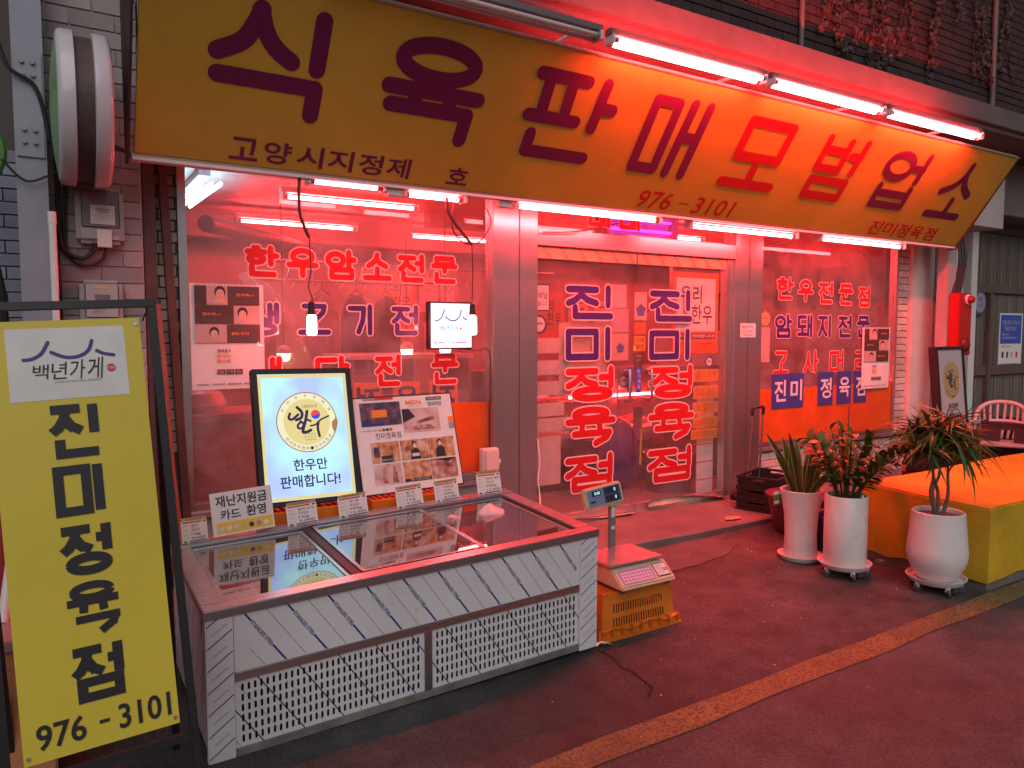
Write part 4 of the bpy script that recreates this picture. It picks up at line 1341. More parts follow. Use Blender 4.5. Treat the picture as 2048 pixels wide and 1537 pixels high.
# ================================================================== LIT SIGN AND PHOTO BOARD BEHIND THE FREEZER
def slots_crate(name, lab, x0, x1, y0, y1, z0, z1, m, cat='crate', group=None, taper=.03, rot=0, flange=True):
    cx, cy = (x0 + x1) / 2, (y0 + y1) / 2
    t = thing(name, lab, cat, (cx, cy, z0), group)
    w, d, h = x1 - x0, y1 - y0, z1 - z0
    def side(wd, yy, cols):
        mb = perf(-wd / 2, wd / 2, 0, h, 0, cols, 2, wd * .14, h * .2, wd * .32 / cols, h * .2)
        for v in mb.v:
            f = v.z / h
            v.x *= 1 - taper * 2 * f / wd * 1.0
            v.y += yy + taper * f
        return mb
    for k, (wd, yy) in enumerate(((w, -d / 2), (d, -w / 2), (w, -d / 2), (d, -w / 2))):
        mb = side(wd, yy, max(6, int(wd / .024)))
        R_ = Matrix.Rotation(k * math.pi / 2, 3, 'Z')
        R2 = Matrix.Rotation(rot, 3, 'Z')
        mb.v = [R2 @ (R_ @ v) + Vector((cx, cy, z0)) for v in mb.v]
        mb.build('side', m, t)
    R2 = Matrix.Rotation(rot, 4, 'Z')
    T_ = Matrix.Translation((cx, cy, z0)) @ R2
    top = MB()
    a, c = w / 2 - taper, d / 2 - taper
    n = 14
    for i in range(n):
        xa = -a + 2 * a * i / n
        top.box(xa, xa + 2 * a / n * .62, -c, c, h - .012, h - .003, None, T_)
    top.box(-a, a, -c, -c + .025, h - .0115, h, None, T_)
    top.box(-a, a, c - .025, c, h - .0115, h, None, T_)
    top.box(-a, -a + .02, -c + .025, c - .025, h - .0115, h, None, T_)
    top.box(a - .02, a, -c + .025, c - .025, h - .0115, h, None, T_)
    top.build('bottom_grid', m, t)
    if flange:
        f = MB()
        e = .022
        for (xa, xb, ya, yb) in ((-w / 2 - e, w / 2 + e, -d / 2 - e, -d / 2), (-w / 2 - e, w / 2 + e, d / 2, d / 2 + e), (-w / 2 - e, -w / 2, -d / 2, d / 2), (w / 2, w / 2 + e, -d / 2, d / 2)):
            f.box(xa, xb, ya, yb, 0, .012, None, T_)
        f.build('flange', m, t)
        r = MB()
        for i in range(9):
            xa = -w / 2 + w * i / 8
            r.box(xa - .003, xa + .003, -d / 2 - e, -d / 2 + .006, .012, .06, None, T_)
        for i in range(7):
            ya = -d / 2 + d * i / 6
            r.box(-w / 2 - e, -w / 2 + .006, ya - .003, ya + .003, .012, .06, None, T_)
        # wavy lip between the ribs
        for i in range(8):
            xa, xb = -w / 2 + w * i / 8, -w / 2 + w * (i + 1) / 8
            za = .050 + .012 * math.sin(i * 1.6)
            zb = .050 + .012 * math.sin((i + 1) * 1.6)
            r.add([T_ @ Vector(p) for p in ((xa, -d / 2 - e * .7, za), (xb, -d / 2 - e * .7, zb), (xb, -d / 2 + .005, zb + .004), (xa, -d / 2 + .005, za + .004))], [(0, 1, 2, 3)])
        r.build('rib', m, t, kind='stuff')
    return t
orange_pl = mat('orange_plastic', (.60, .155, .012), .45, nz=(5, .25), wear=((.30, .10, .03), 6, .66))
gB = 'orange crates behind the freezer'
slots_crate('orange_crate', 'orange plastic crate behind the freezer under the lit sign', .80, 1.42, 3.83, 4.25, AZ, .672, orange_pl, group=gB)
slots_crate('orange_crate', 'orange plastic crate behind the freezer under the photo board', 1.46, 2.06, 3.83, 4.25, AZ, .672, orange_pl, group=gB)

t = thing('lit_sign', 'lit white sign with gold seal in a black frame behind the freezer', 'sign', (1.17, 3.9, .68))
O_ = Vector((.902, 3.90, .693)); U_ = Vector((1, 0, -.012)).normalized(); V_ = Vector((0, .19, .715)); V_ = (V_ - U_ * V_.dot(U_)).normalized()
w, h = .54, .735
N_ = U_.cross(V_)
for (a, c, d, e) in ((0, 0, w, .028), (0, h - .028, w, h), (0, .028, .028, h - .028), (w - .028, .028, w, h - .028)):
    MB().prism([(a, c), (d, c), (d, e), (a, e)], O_ + N_ * .012, U_, V_, .06).build('frame', black, t, bevel=.003)
MB().prism([(.03, .03), (w - .03, .03), (w - .03, h - .03), (.03, h - .03)], O_ - N_ * .03, U_, V_, .012).build('back', black, t)
lb_w = glow('backlit_white', (0.50, 0.80, 0.95), 1.12)
nt = lb_w.node_tree
tcn = nd(nt, 'ShaderNodeTexCoord'); nn_ = nd(nt, 'ShaderNodeTexNoise'); nn_.inputs['Scale'].default_value = 3.0
rp = nd(nt, 'ShaderNodeValToRGB')
rp.color_ramp.elements[0].color = (.42, .52, .98, 1); rp.color_ramp.elements[1].color = (.50, .93, .92, 1)
rp.color_ramp.elements[0].position = .35; rp.color_ramp.elements[1].position = .6
nt.links.new(tcn.outputs['Object'], nn_.inputs['Vector']); nt.links.new(nn_.outputs['Fac'], rp.inputs[0])
nt.links.new(rp.outputs[0], [n for n in nt.nodes if n.type == 'EMISSION'][0].inputs[0])
lb_g = glow('backlit_gold', (.80, .66, .28), .95)
lb_g2 = glow('backlit_pale_gold', (.85, .80, .55), 1.0)
lb_r = glow('backlit_red', (.95, .08, .06), .9)
lb_b = glow('backlit_blue', (.03, .10, .80), .9)
MB().prism([(.028, .028), (w - .028, .028), (w - .028, h - .028), (.028, h - .028)], O_, U_, V_, .004).build('face', lb_w, t)
def seal(b, w, h, W_, G, G2, Rr, Bb, dark=ink_navy, frame_=True):
    if frame_:
        for (a, c, d, e) in ((.03, .03, w - .03, .048), (.03, h - .048, w - .03, h - .03), (.03, .048, .046, h - .048), (w - .046, .048, w - .03, h - .048)):
            b.rect(a, c, d, e, G)
    cu, cv = w * .51, h * .60
    R0 = w * .30
    b.ring(cu, cv, R0 * .78, R0, G2, 0)
    b.ring(cu, cv, R0 * .985, R0 * 1.02, ink_gold, 1)
    b.disc(cu, cv, R0 * .78, R0 * .78, G, 1)
    b.poly([(cu + R0 * math.cos(a_) * f_, cv + R0 * math.sin(a_) * f_) for a_, f_ in ((.12, 1.02), (-.05, 1.05), (-.3, 1.03), (-.42, .98), (-.25, .86), (-.05, .84))], ink_gold, 2)
    def around(txt, a0, a1, inward):
        n = len(txt)
        for i, ch in enumerate(txt):
            if ch == ' ':
                continue
            a = a0 + (a1 - a0) * i / (n - 1)
            s = R0 * (.115 if inward else .10)
            x, y_ = cu + R0 * .885 * math.cos(a), cv + R0 * .885 * math.sin(a)
            b.text(ch, x - s / 2, y_ - s / 2, x + s / 2, y_ + s / 2, ink_dark, 2, rot=(a - math.pi / 2) if not inward else (a + math.pi / 2))
    around('우리한우판매점', rad(152), rad(28), False)
    around('전국한우협회·한우자조금', rad(218), rad(325), True)
    q = lambda pts: [(cu + R0 * a, cv + R0 * c) for a, c in pts]
    # brush lettering
    b.stroke(q([(-.55, .30), (-.60, .15), (-.50, .10), (-.38, .18), (-.28, .26)]), R0 * .085, dark, 3, curve=5)
    b.stroke(q([(-.30, .50), (-.16, .34), (-.18, .16), (-.36, .08)]), R0 * .10, dark, 3, curve=5)
    b.stroke(q([(-.20, .02), (-.32, -.10), (-.30, -.20), (-.18, -.19), (-.13, -.06), (-.22, .03)]), R0 * .075, dark, 3, curve=5)
    b.stroke(q([(.02, .36), (-.05, .05), (-.14, -.20), (-.16, -.34), (.0, -.33), (.10, -.28)]), R0 * .10, dark, 3, curve=5)
    b.stroke(q([(0, .08), (.12, .02)]), R0 * .07, dark, 3)
    b.stroke(q([(.10, -.14), (.28, -.10), (.46, .05), (.62, .12), (.74, .17)]), R0 * .055, dark, 3, curve=5)
    b.stroke(q([(.38, -.02), (.34, -.20), (.36, -.40), (.38, -.50)]), R0 * .085, dark, 3, curve=5)
    b.disc(cu + R0 * .30, cv + R0 * .24, R0 * .155, R0 * .155, Rr, 3, 24)
    b.poly([(cu + R0 * (.30 + .155 * math.cos(t_)), cv + R0 * (.24 + .155 * math.sin(t_))) for t_ in [rad(-160 + 20 * k_) for k_ in range(10)]] + q([(.36, .22), (.30, .24), (.24, .20)]), Bb, 4)
    b.text('대한민국', cu - R0 * .12, cv + R0 * .46, cu + R0 * .36, cv + R0 * .58, dark, 3)
    for i_, tx in enumerate(('KOREAN', 'B E E F', 'HANWOO')):
        b.text(tx, cu - R0 * .12, cv - R0 * (.44 + .09 * i_), cu + R0 * .26, cv - R0 * (.39 + .09 * i_), ink_grey, 3)
    b.text('한우만', w * .34, h * .245, w * .68, h * .330, dark, 2, .02)
    b.text('판매합니다!', w * .20, h * .125, w * .80, h * .215, dark, 2, .02)
b = Board(O_, U_, V_, .001)
seal(b, w, h, None, lb_g, lb_g2, lb_r, lb_b)
b.build('print', t)

# photo board
t = thing('photo_board', 'black edged photo board from a TV programme leaning behind the freezer', 'board', (1.77, 3.9, .68))
O_ = Vector((1.458, 3.90, .700)); U_ = Vector((1, 0, .012)).normalized(); V_ = Vector((-.005, .16, .525)); V_ = (V_ - U_ * V_.dot(U_)).normalized()
w, h = .617, .545
N_ = U_.cross(V_)
MB().prism([(-.008, -.008), (w + .008, -.008), (w + .008, h + .008), (-.008, h + .008)], O_ - N_ * .002, U_, V_, .012).build('backing', black, t)
MB().prism([(0, 0), (w, 0), (w, h), (0, h)], O_, U_, V_, .002).build('sheet', paper, t)
def photomat(name, cols, sc):
    m = bpy.data.materials.new(name)
    m.use_nodes = True
    nt = m.node_tree
    bs = nt.nodes['Principled BSDF']
    bs.inputs['Roughness'].default_value = .4
    tc = nd(nt, 'ShaderNodeTexCoord')
    n = nd(nt, 'ShaderNodeTexNoise')
    n.inputs['Scale'].default_value = sc
    n.inputs['Detail'].default_value = 4
    r = nd(nt, 'ShaderNodeValToRGB')
    el = r.color_ramp.elements
    el[0].position, el[1].position = .3, .72
    el[0].color, el[1].color = (*cols[0], 1), (*cols[-1], 1)
    for i, c in enumerate(cols[1:-1]):
        e = el.new(.3 + .42 * (i + 1) / (len(cols) - 1))
        e.color = (*c, 1)
    nt.links.new(tc.outputs['Object'], n.inputs['Vector'])
    nt.links.new(n.outputs['Fac'], r.inputs[0])
    nt.links.new(r.outputs[0], bs.inputs['Base Color'])
    return m
ph_n = photomat('photo_night', [(.03, .025, .06), (.10, .07, .12), (.45, .10, .05)], 22)
ph_m = photomat('photo_meat', [(.10, .03, .03), (.38, .16, .12), (.62, .45, .38)], 26)
ph_s = photomat('photo_shop', [(.20, .06, .03), (.55, .28, .12), (.62, .5, .42)], 24)
ph_p = photomat('photo_pale', [(.45, .28, .24), (.6, .45, .4), (.66, .55, .5)], 16)
b = Board(O_, U_, V_, .0008)
R_ = lambda a, c, d, e, m, l=0: b.rect(a * w, c * h, d * w, e * h, m, l)
R_(.06, .70, .46, .95, ph_n)
R_(.17, .79, .32, .87, ink_orange, 1)
R_(.06, .70, .28, .73, ink_navy, 1)
R_(.47, .60, .85, .86, ph_p)
b.poly([(.47 * w, .86 * h), (.54 * w, .86 * h), (.60 * w, .77 * h), (.47 * w, .71 * h)], ink_dark, 1)
b.poly([(.60 * w, .72 * h), (.78 * w, .77 * h), (.80 * w, .73 * h), (.62 * w, .69 * h)], ph_m, 1)
b.poly([(.53 * w, .625 * h), (.80 * w, .625 * h), (.76 * w, .675 * h), (.60 * w, .68 * h)], ph_m, 1)
b.text('MBN', .52 * w, .905 * h, .68 * w, .955 * h, ink_orange, 1, .05)
b.text('2021년 7월 13일 방영', .54 * w, .88 * h, .67 * w, .892 * h, ink_grey, 1)
b.rect(.735 * w, .94 * h, .90 * w, .978 * h, ink_green, 1)
b.text('생생 LIVE', .75 * w, .948 * h, .885 * w, .97 * h, paper, 2)
b.text('정보마당', .745 * w, .875 * h, .895 * w, .925 * h, ink_green, 1, .03)
b.text('예스맨이 소개한', .07 * w, .645 * h, .21 * w, .662 * h, ink_dark, 1)
for k in range(4):
    R_(.22 + .035 * k, .642, .248 + .035 * k, .668, (ink_orange, ink_green, ink_dark, ink_red)[k], 1)
b.text('진미정육점', .18 * w, .56 * h, .43 * w, .625 * h, ink_dark, 1)
for i, (a, c, m) in enumerate(((.12, .31, ph_s), (.41, .31, ph_s), (.69, .31, ph_s), (.12, .08, ph_p), (.41, .08, ph_s), (.69, .08, ph_m))):
    R_(a, c, a + .275, c + .215, m)
for a in (.50, .76):
    b.disc((a + .05) * w, .475 * h, .026 * w, .033 * h, ink_dark, 2, 16)
    b.disc((a + .052) * w, .462 * h, .019 * w, .026 * h, skin, 3, 14)
    b.disc((a + .052) * w, .452 * h, .016 * w, .014 * h, paper, 4, 12)
    b.poly([((a) * w, .315 * h), ((a + .105) * w, .315 * h), ((a + .095) * w, .41 * h), ((a + .06) * w, .435 * h), ((a + .01) * w, .41 * h)], ink_dark, 1)
R_(.515, .345, .59, .378, ink_pale, 4)
R_(.145, .37, .20, .48, ph_n, 1)
R_(.215, .312, .32, .38, ink_dark, 1)
b.text('옛날 방식', .22 * w, .325 * h, .31 * w, .35 * h, paper, 2)
for a in (.19, .29):
    b.poly([(a * w, .10 * h), ((a + .06) * w, .095 * h), ((a + .045) * w, .26 * h), ((a + .02) * w, .265 * h)], ph_m, 1)
R_(.41, .085, .68, .115, ink_dark, 1)
b.text('좋은 고기만 골라낸다', .47 * w, .09 * h, .665 * w, .11 * h, paper, 2)
b.disc(.83 * w, .185 * h, .10 * w, .06 * h, ph_m, 1, 20)
b.poly([(.69 * w, .295 * h), (.965 * w, .295 * h), (.88 * w, .255 * h), (.78 * w, .28 * h)], ink_dark, 2)
R_(.94, .68, 1.0, .745, ink_orange, 1)
R_(.94, .61, 1.0, .675, ink_grey, 1)
R_(.10, .975, .22, 1.0, ink_grey, 1)
R_(.22, .975, .40, 1.0, ink_red, 1)
b.text('BROADCASTING', .01 * w, .20 * h, .40 * w, .235 * h, ink_pale, 1, rot=math.pi / 2)
b.build('print', t)

# ================================================================== THINGS HUNG AT THE WINDOWS
bulb_m = glow('red_bulb_glow', (1.0, .11, .10), 120)
sleeve = mat('wire_sleeve', (.05, .03, .03), .6)
def hanging_bulb(path, thin, xb, zt, zb, y, lab):
    t = thing('hanging_bulb', lab, 'bulb', (xb, y, zt + .1), 'bare red bulbs hung from the sign')
    MB().tube([(a, y, c) for a, c in path], .010, 8, smooth=4).build('sleeve', sleeve, t, smooth=True)
    MB().tube([(a, y, c) for a, c in thin], .0035, 6, smooth=5).build('wire', cable_m, t, smooth=True)
    MB().lathe([(.010, zt + .075), (.018, zt + .07), (.020, zt + .02), (.022, zt)], (xb, y, 0), 16).build('socket', dark_pl, t, smooth=True)
    MB().lathe([(.018, zt), (.027, zt - .015), (.028, zb + .01), (.024, zb), (0, zb - .002)], (xb, y, 0), 18).build('bulb', bulb_m, t, smooth=True)
hanging_bulb([(1.25, 2.47), (1.245, 2.36), (1.255, 2.25), (1.30, 2.14)], [(1.30, 2.14), (1.305, 1.95), (1.29, 1.86), (1.31, 1.80), (1.305, 1.77)], 1.305, 1.70, 1.585, 4.30, 'lit red bulb hanging before the left window, nearest the calendar')
hanging_bulb([(2.18, 2.45), (2.19, 2.36), (2.25, 2.28), (2.36, 2.165)], [(2.36, 2.165), (2.365, 2.0), (2.36, 1.80)], 2.362, 1.71, 1.585, 4.30, 'lit red bulb hanging beside the small white lit sign')
o = MB().tube([(2.28, 4.4, 2.44), (2.27, 4.4, 2.28), (2.35, 4.4, 2.19), (2.45, 4.4, 2.19), (2.55, 4.45, 2.26), (2.62, 4.5, 2.36), (2.64, 4.6, 2.46)], .005, 6, smooth=6).build('loose_wire', cable_m, None, smooth=True)
tag(o, 'loose dark wire looping under the sign left of the steel post', 'wire')
o = MB().tube([(3.14, 4.63, 2.335), (3.45, 4.6, 2.36), (3.7, 4.55, 2.42), (3.9, 4.45, 2.46)], .005, 6, smooth=6).build('loose_wire', cable_m, None, smooth=True)
tag(o, 'thin dark wire strung over the door header below the sign', 'wire')
# cold red strip sleeve junction boxes
for x, lab in ((1.83, 'small pale box between the two short tubes under the sign'), (2.62, 'pale junction box under the sign left of the long tube')):
    o = B(x - .05, x + .045, 4.30, 4.36, 2.425, 2.468).build('junction_box', white_pl, None, bevel=.006)
    tag(o, lab, 'box')
# small lit sign
t = thing('small_lit_sign', 'small square white lit sign with blue eaves logo hung at the left window', 'sign', (2.375, 4.62, 1.485))
B(2.205, 2.540, 4.625, 4.675, 1.482, 1.808).build('case', black, t, bevel=.004)
lbs = glow('small_backlit_white', (.72, .82, 1.0), 1.5)
B(2.220, 2.530, 4.620, 4.6245, 1.494, 1.797).build('face', lbs, t)
b = Board((2.22, 4.62, 1.494), (1, 0, 0), (0, 0, 1), .001)
hundred_logo(b, -.02, -.005, .35, .33, ink_blue, 2, .012)
for i, ch in enumerate('백년가게'):
    b.text(ch, .065 + i * .036, .112 + .002 * (i % 2), .065 + i * .036 + .03, .150, ink_dark, 2, shear=.1)
b.disc(.222, .132, .008, .008, lb_r, 2, 14)
b.rect(.04, .03, .10, .038, ink_grey, 2)
b.disc(.03, .034, .006, .006, ink_navy, 2, 10)
b.rect(.18, .03, .27, .038, ink_grey, 2)
b.disc(.165, .034, .006, .006, ink_blue, 2, 10)
b.build('print', t)
MB().tube([(2.50, 4.66, 1.484), (2.60, 4.66, 1.47), (2.68, 4.66, 1.48), (2.70, 4.65, 1.38), (2.69, 4.65, .80), (2.69, 4.64, .76)], .004, 6, smooth=5).build('cord', cable_m, t, smooth=True)
o = thing('switch_box', 'cream plastic switch box at the lower right corner of the left window', 'box', (2.67, 4.62, .6))
B(2.610, 2.742, 4.60, 4.66, .602, .770).build('base', white_pl, o, bevel=.006)
B(2.618, 2.734, 4.578, 4.599, .612, .765).build('cover', mat('cream_plastic', (.62, .52, .46), .4), o, bevel=.008)
B(2.734, 2.748, 4.585, 4.60, .66, .69).build('latch', white_pl, o, bevel=.002)
o = MB().tube([(3.105, 4.645, .80), (3.115, 4.63, .62), (3.10, 4.63, .5), (3.11, 4.62, .36), (3.07, 4.55, .20), (3.02, 4.5, .115)], .006, 6, smooth=6).build('power_lead', white_pl, None, smooth=True)
tag(o, 'thin white cord running down the steel post to the floor', 'lead')

# calendars
def calendar(x0, x1, z0, z1, y, lab, cells):
    t = thing('calendar', lab, 'calendar', (x0, y, z0), 'wall calendars on the windows')
    w, h = x1 - x0, z1 - z0
    # slightly wavy sheet
    mb = MB()
    n = 10
    vs = []
    for j in range(n + 1):
        for i in range(n + 1):
            u, v = i / n, j / n
            vs.append((x0 + w * u, y - .004 * math.sin(3.1 * u + 1) * (1 - v), z0 + h * v))
    mb.add(vs, [(j * (n + 1) + i, j * (n + 1) + i + 1, (j + 1) * (n + 1) + i + 1, (j + 1) * (n + 1) + i) for j in range(n) for i in range(n)])
    mb.build('sheet', paper, t, smooth=True)
    b = Board((x0, y - .0065, z0), (1, 0, 0), (0, 0, 1), .001)
    r = lambda a, c, d, e, m, l=0: b.rect(a * w, c * h, d * w, e * h, m, l)
    dk = mat('print_brown', (.075, .045, .04), .45)
    rose = mat('print_rose', (.50, .36, .33), .45)
    r(.06, .80, .94, .98, dk); r(.06, .62, .94, .795, dk); r(.06, .44, .94, .615, dk)
    r(.22, .80, .50, .98, rose, 1); r(.58, .62, .94, .795, rose, 1); r(.06, .44, .48, .615, rose, 1)
    for cu, cv, s in ((.40, .91, 1.0), (.70, .715, .95), (.31, .53, .9)):
        b.disc(cu * w, (cv + .012) * h, .075 * s * w, .058 * s * h, ink_dark, 2, 20)
        b.disc(cu * w, (cv - .008) * h, .056 * s * w, .048 * s * h, skin, 3, 20)
        b.disc((cu - .02) * w, (cv - .004) * h, .006 * w, .004 * h, ink_dark, 4, 8)
        b.disc((cu + .02) * w, (cv - .004) * h, .006 * w, .004 * h, ink_dark, 4, 8)
        b.rect((cu - .015) * w, (cv - .034) * h, (cu + .015) * w, (cv - .029) * h, ink_red, 4)
        lo = cv - .09 if cv > .6 else cv - .085
        b.poly([((cu - .10) * w, lo * h), ((cu + .11) * w, lo * h), ((cu + .07) * w, (cv - .055) * h), ((cu - .06) * w, (cv - .055) * h)], rose if s < 1 else skin, 3)
    for tx, a, c in (('한우해~♪', .62, .885), ('한우해~♪', .16, .70), ('올해는 한우해', .54, .515)):
        b.text(tx, a * w, c * h, (a + .24) * w, (c + .028) * h, ink_orange, 4, .02)
    b.text('2021', .34 * w, .352 * h, .52 * w, .382 * h, ink_dark, 2, .03)
    b.text('올해는', .34 * w, .300 * h, .52 * w, .338 * h, ink_orange, 2, .04)
    b.text('한우해', .34 * w, .250 * h, .52 * w, .288 * h, ink_orange, 2, .04)
    for k in range(3):
        r(.34 + .12 * k, .145, .445 + .12 * k, .19, dk, 1)
        b.disc((.392 + .12 * k) * w, .167 * h, .04 * w, .018 * h, ph_m, 2, 14)
    for a, d in ((.07, .22), (.27, .44), (.52, .66), (.70, .88)):
        r(a, .045, d, .055, ink_grey, 1)
    b.disc(.50 * w, .05 * h, .013 * w, .01 * h, ink_red, 2, 12)
    for k in range(20):
        r(.08 + .042 * k, .988, .10 + .042 * k, .994, ink_dark, 1)
    b.build('print', t)
    return t
calendar(.712, 1.130, 1.262, 1.885, 4.694, 'calendar in a clear sleeve at the left edge of the left window', 0)
calendar(7.170, 7.66, 1.01, 1.65, 4.694, 'calendar at the right edge of the right window', 0)
# plastic sleeve round the first calendar
slv = glassmat('sleeve_film', .004, (.99, .99, .99), gloss=.8)
mb = MB()
n = 16
rn = random.Random(4)
vs = []
for j in range(n + 1):
    for i in range(n + 1):
        u, v = i / n, j / n
        vs.append((.700 + .448 * u, 4.680 - .006 * math.sin(9 * u + 5 * v) - .005 * math.sin(14 * v + 3 * u) - rn.uniform(0, .003), 1.235 + .655 * v))
mb.add(vs, [(j * (n + 1) + i, j * (n + 1) + i + 1, (j + 1) * (n + 1) + i + 1, (j + 1) * (n + 1) + i) for j in range(n) for i in range(n)])
tag(mb.build('plastic_sleeve', slv, None, smooth=True), 'wrinkled clear plastic sleeve over the calendar in the left window', 'plastic sleeve')

def thin_of(m):
    k = m.name + '_thin'
    if k not in MATS:
        c = m.copy()
        c.name = k
        MATS[k] = thin(c, .55)
    return MATS[k]
def notice(name, lab, x0, x1, z0, z1, y, m, lines=(), cat='notice', mirror=False, group=None, ink=ink_dark, thick=.0015, bold=.0, lift=.0009):
    t = thing(name, lab, cat, (x0, y, z0), group)
    if 4.72 < y < 4.74:                     # sheets stuck behind the glass: light comes through them
        MB().add([(x0, y, z0), (x1, y, z0), (x1, y, z1), (x0, y, z1)], [(0, 1, 2, 3)]).build('sheet', thin_of(m), t)
    else:
        B(x0, x1, y, y + thick, z0, z1).build('sheet', m, t)
    if lines:
        b = Board((x0, y, z0), (1, 0, 0), (0, 0, 1), lift)
        w, h = x1 - x0, z1 - z0
        for ln in lines:
            if isinstance(ln[0], str):
                b.text(ln[0], ln[1] * w, ln[2] * h, ln[3] * w, ln[4] * h, ln[5] if len(ln) > 5 else ink, 2, bold, mirror=mirror)
            else:
                b.rect(ln[0] * w, ln[1] * h, ln[2] * w, ln[3] * h, ln[4], 0)
        b.build('print', t)
    return t
def faint(n, u0=.1, u1=.9, v0=.1, v1=.9, m=ink_pale):
    return [(u0, v0 + (v1 - v0) * k / n, u1 - .12 * ((k * 7) % 3), v0 + (v1 - v0) * k / n + .018, m) for k in range(n)]
# sheets behind the doors and windows
yo = mat('sheet_yellow', (.72, .42, .02), .5, nz=(6, .1))
gn = 'handwritten notices on the doors'
notice('cow_poster', 'orange poster with a white panel on the right glass door', 4.545, 5.09, 1.42, 2.115, 4.732, ink_orange,
       [(.07, .27, .93, .93, paper), ('우리', .16, .62, .62, .84), ('한우', .40, .36, .86, .60), (.06, .17, .94, .25, mat('print_maroon', (.16, .03, .03), .5)), ('한우만 판매합니다!', .10, .19, .92, .235, paper), ('한우자조금 전국한우협회', .12, .10, .88, .13)], 'poster', bold=.01)
for k, (za, zb, tx) in enumerate(((1.165, 1.275, '한우 사골'), (1.015, 1.13, '한우 꼬리'), (.88, .985, '등 갈 비'), (.755, .85, '돼지 머리'), (.655, .745, '소머리'))):
    notice('yellow_notice', 'yellow notice on the right door, number %s from the top' % ('one', 'two', 'three', 'four', 'five')[k], 4.80 + (.03 if k == 4 else 0) - (.05 if k == 4 else 0), 5.11, za, zb, 4.731, yo, [(tx, .10, .18, .90, .82, mat('ink_brown', (.35, .16, .03), .5))], 'notice', True, gn)
for k, (xa, xb, za, zb, tx) in enumerate(((3.13, 3.455, 1.44, 1.555, '고사머리'), (3.13, 3.46, 1.275, 1.385, '소머리고기'), (3.13, 3.43, 1.115, 1.225, '돼지고기'), (3.13, 3.41, .955, 1.06, '소머리'), (3.13, 3.53, .835, .94, '삶아드립니다'))):
    notice('white_notice', 'white mirrored notice strip on the left door, number %s from the top' % ('one', 'two', 'three', 'four', 'five')[k], xa, xb, za, zb, 4.731, paper, [(tx, .04, .15, .96, .85, ink_pale)], 'notice', True, gn)
notice('paper_sheet', 'long white paper at the left edge of the left door', 3.135, 3.38, .42, .80, 4.733, paper, faint(9), 'paper')
notice('paper_sheet', 'large pale sheet behind the second letter of the left door', 3.36, 3.83, 1.12, 1.675, 4.734, paper_old, [], 'paper')
notice('paper_sheet', 'white receipt paper at the top of the door seam', 3.865, 4.03, 1.80, 1.985, 4.731, paper, faint(4), 'paper')
notice('paper_sheet', 'tall white sheet under the receipt at the door seam', 3.84, 4.055, 1.60, 1.79, 4.732, mat('paper_lilac', (.55, .50, .62), .6), faint(3), 'paper')
notice('paper_sheet', 'pale sheet with a badge left of the door seam', 3.84, 4.055, 1.37, 1.59, 4.7325, paper_old, [], 'paper')
notice('paper_sheet', 'white sheet with a badge right of the door seam', 4.115, 4.25, 1.70, 1.93, 4.731, paper, [], 'paper')
notice('sticker', 'orange sticker right of the door seam', 4.115, 4.245, 1.585, 1.68, 4.7312, ink_orange, [(.15, .2, .85, .8, mat('ink_brick', (.5, .12, .03), .5))], 'sticker')
notice('sticker', 'yellow sticker right of the door seam', 4.115, 4.24, 1.445, 1.57, 4.7312, ink_yellow, [('소비', .15, .55, .85, .9), ('쿠폰', .15, .1, .85, .45)], 'sticker')
notice('sticker', 'dark brown card under the yellow sticker at the door seam', 4.112, 4.21, 1.29, 1.435, 4.7312, mat('print_umber', (.12, .07, .06), .5), [('가맹점', .2, .7, .8, .85, paper_old), ('안내', .3, .5, .7, .62, paper_old)], 'sticker')
notice('sticker', 'dark brown card low on the right side of the door seam', 4.112, 4.215, .80, .98, 4.7312, mat('print_umber', (0, 0, 0)), [], 'sticker')
gs = 'blue pull stickers on the door edges'
notice('pull_sticker', 'blue pull sticker on the left door beside the handle', 4.02, 4.073, 1.105, 1.315, 4.6985, ink_blue, [(c, .2, .78 - .2 * i, .8, .93 - .2 * i, paper) for i, c in enumerate('당기세요')], 'sticker', group=gs)
notice('pull_sticker', 'blue pull sticker on the right door beside the seam', 4.113, 4.166, 1.10, 1.31, 4.6985, ink_blue, [(c, .2, .78 - .2 * i, .8, .93 - .2 * i, paper) for i, c in enumerate('당기세요')], 'sticker', group=gs)
def badge(cx, cz, r, y, m1, m2, lab, n=36):
    t = thing('badge_sticker', lab, 'sticker', (cx, y, cz), 'round badge stickers on the glass')
    MB().prism([(r * math.cos(2 * math.pi * k / n + 1.57), r * math.sin(2 * math.pi * k / n + 1.57)) for k in range(n)], (cx, y, cz), (1, 0, 0), (0, 0, 1), .0008).build('disc', m1, t)
    b = Board((cx, y, cz), (1, 0, 0), (0, 0, 1), .0006)
    b.disc(0, 0, r * .74, r * .74, m2, 0, 24)
    b.stroke([(-.45 * r, -.02 * r), (-.2 * r, .18 * r), (0, 0), (.2 * r, .18 * r), (.45 * r, -.02 * r)], r * .12, m1, 1)
    b.build('print', t)
badge(3.17, 1.66, .075, 4.731, ink_navy, paper, 'navy ringed badge at the left edge of the left door')
badge(4.01, 1.20, .055, 4.7315, ink_navy, ph_p, 'navy ringed badge behind the left door handle')
badge(4.99, 1.34, .05, 4.7315, ink_navy, paper, 'navy ringed badge below the orange poster')
badge(3.97, 1.47, .042, 4.7312, ink_navy, ink_blue, 'small navy badge left of the door seam', 5)
badge(4.185, 1.78, .055, 4.7302, ink_navy, ink_blue, 'navy badge right of the door seam', 5)
badge(5.715, 1.725, .085, 4.731, mat('badge_olive', (.20, .18, .03), .5), ink_gold, 'olive house shaped badge at the left of the right window', 5)
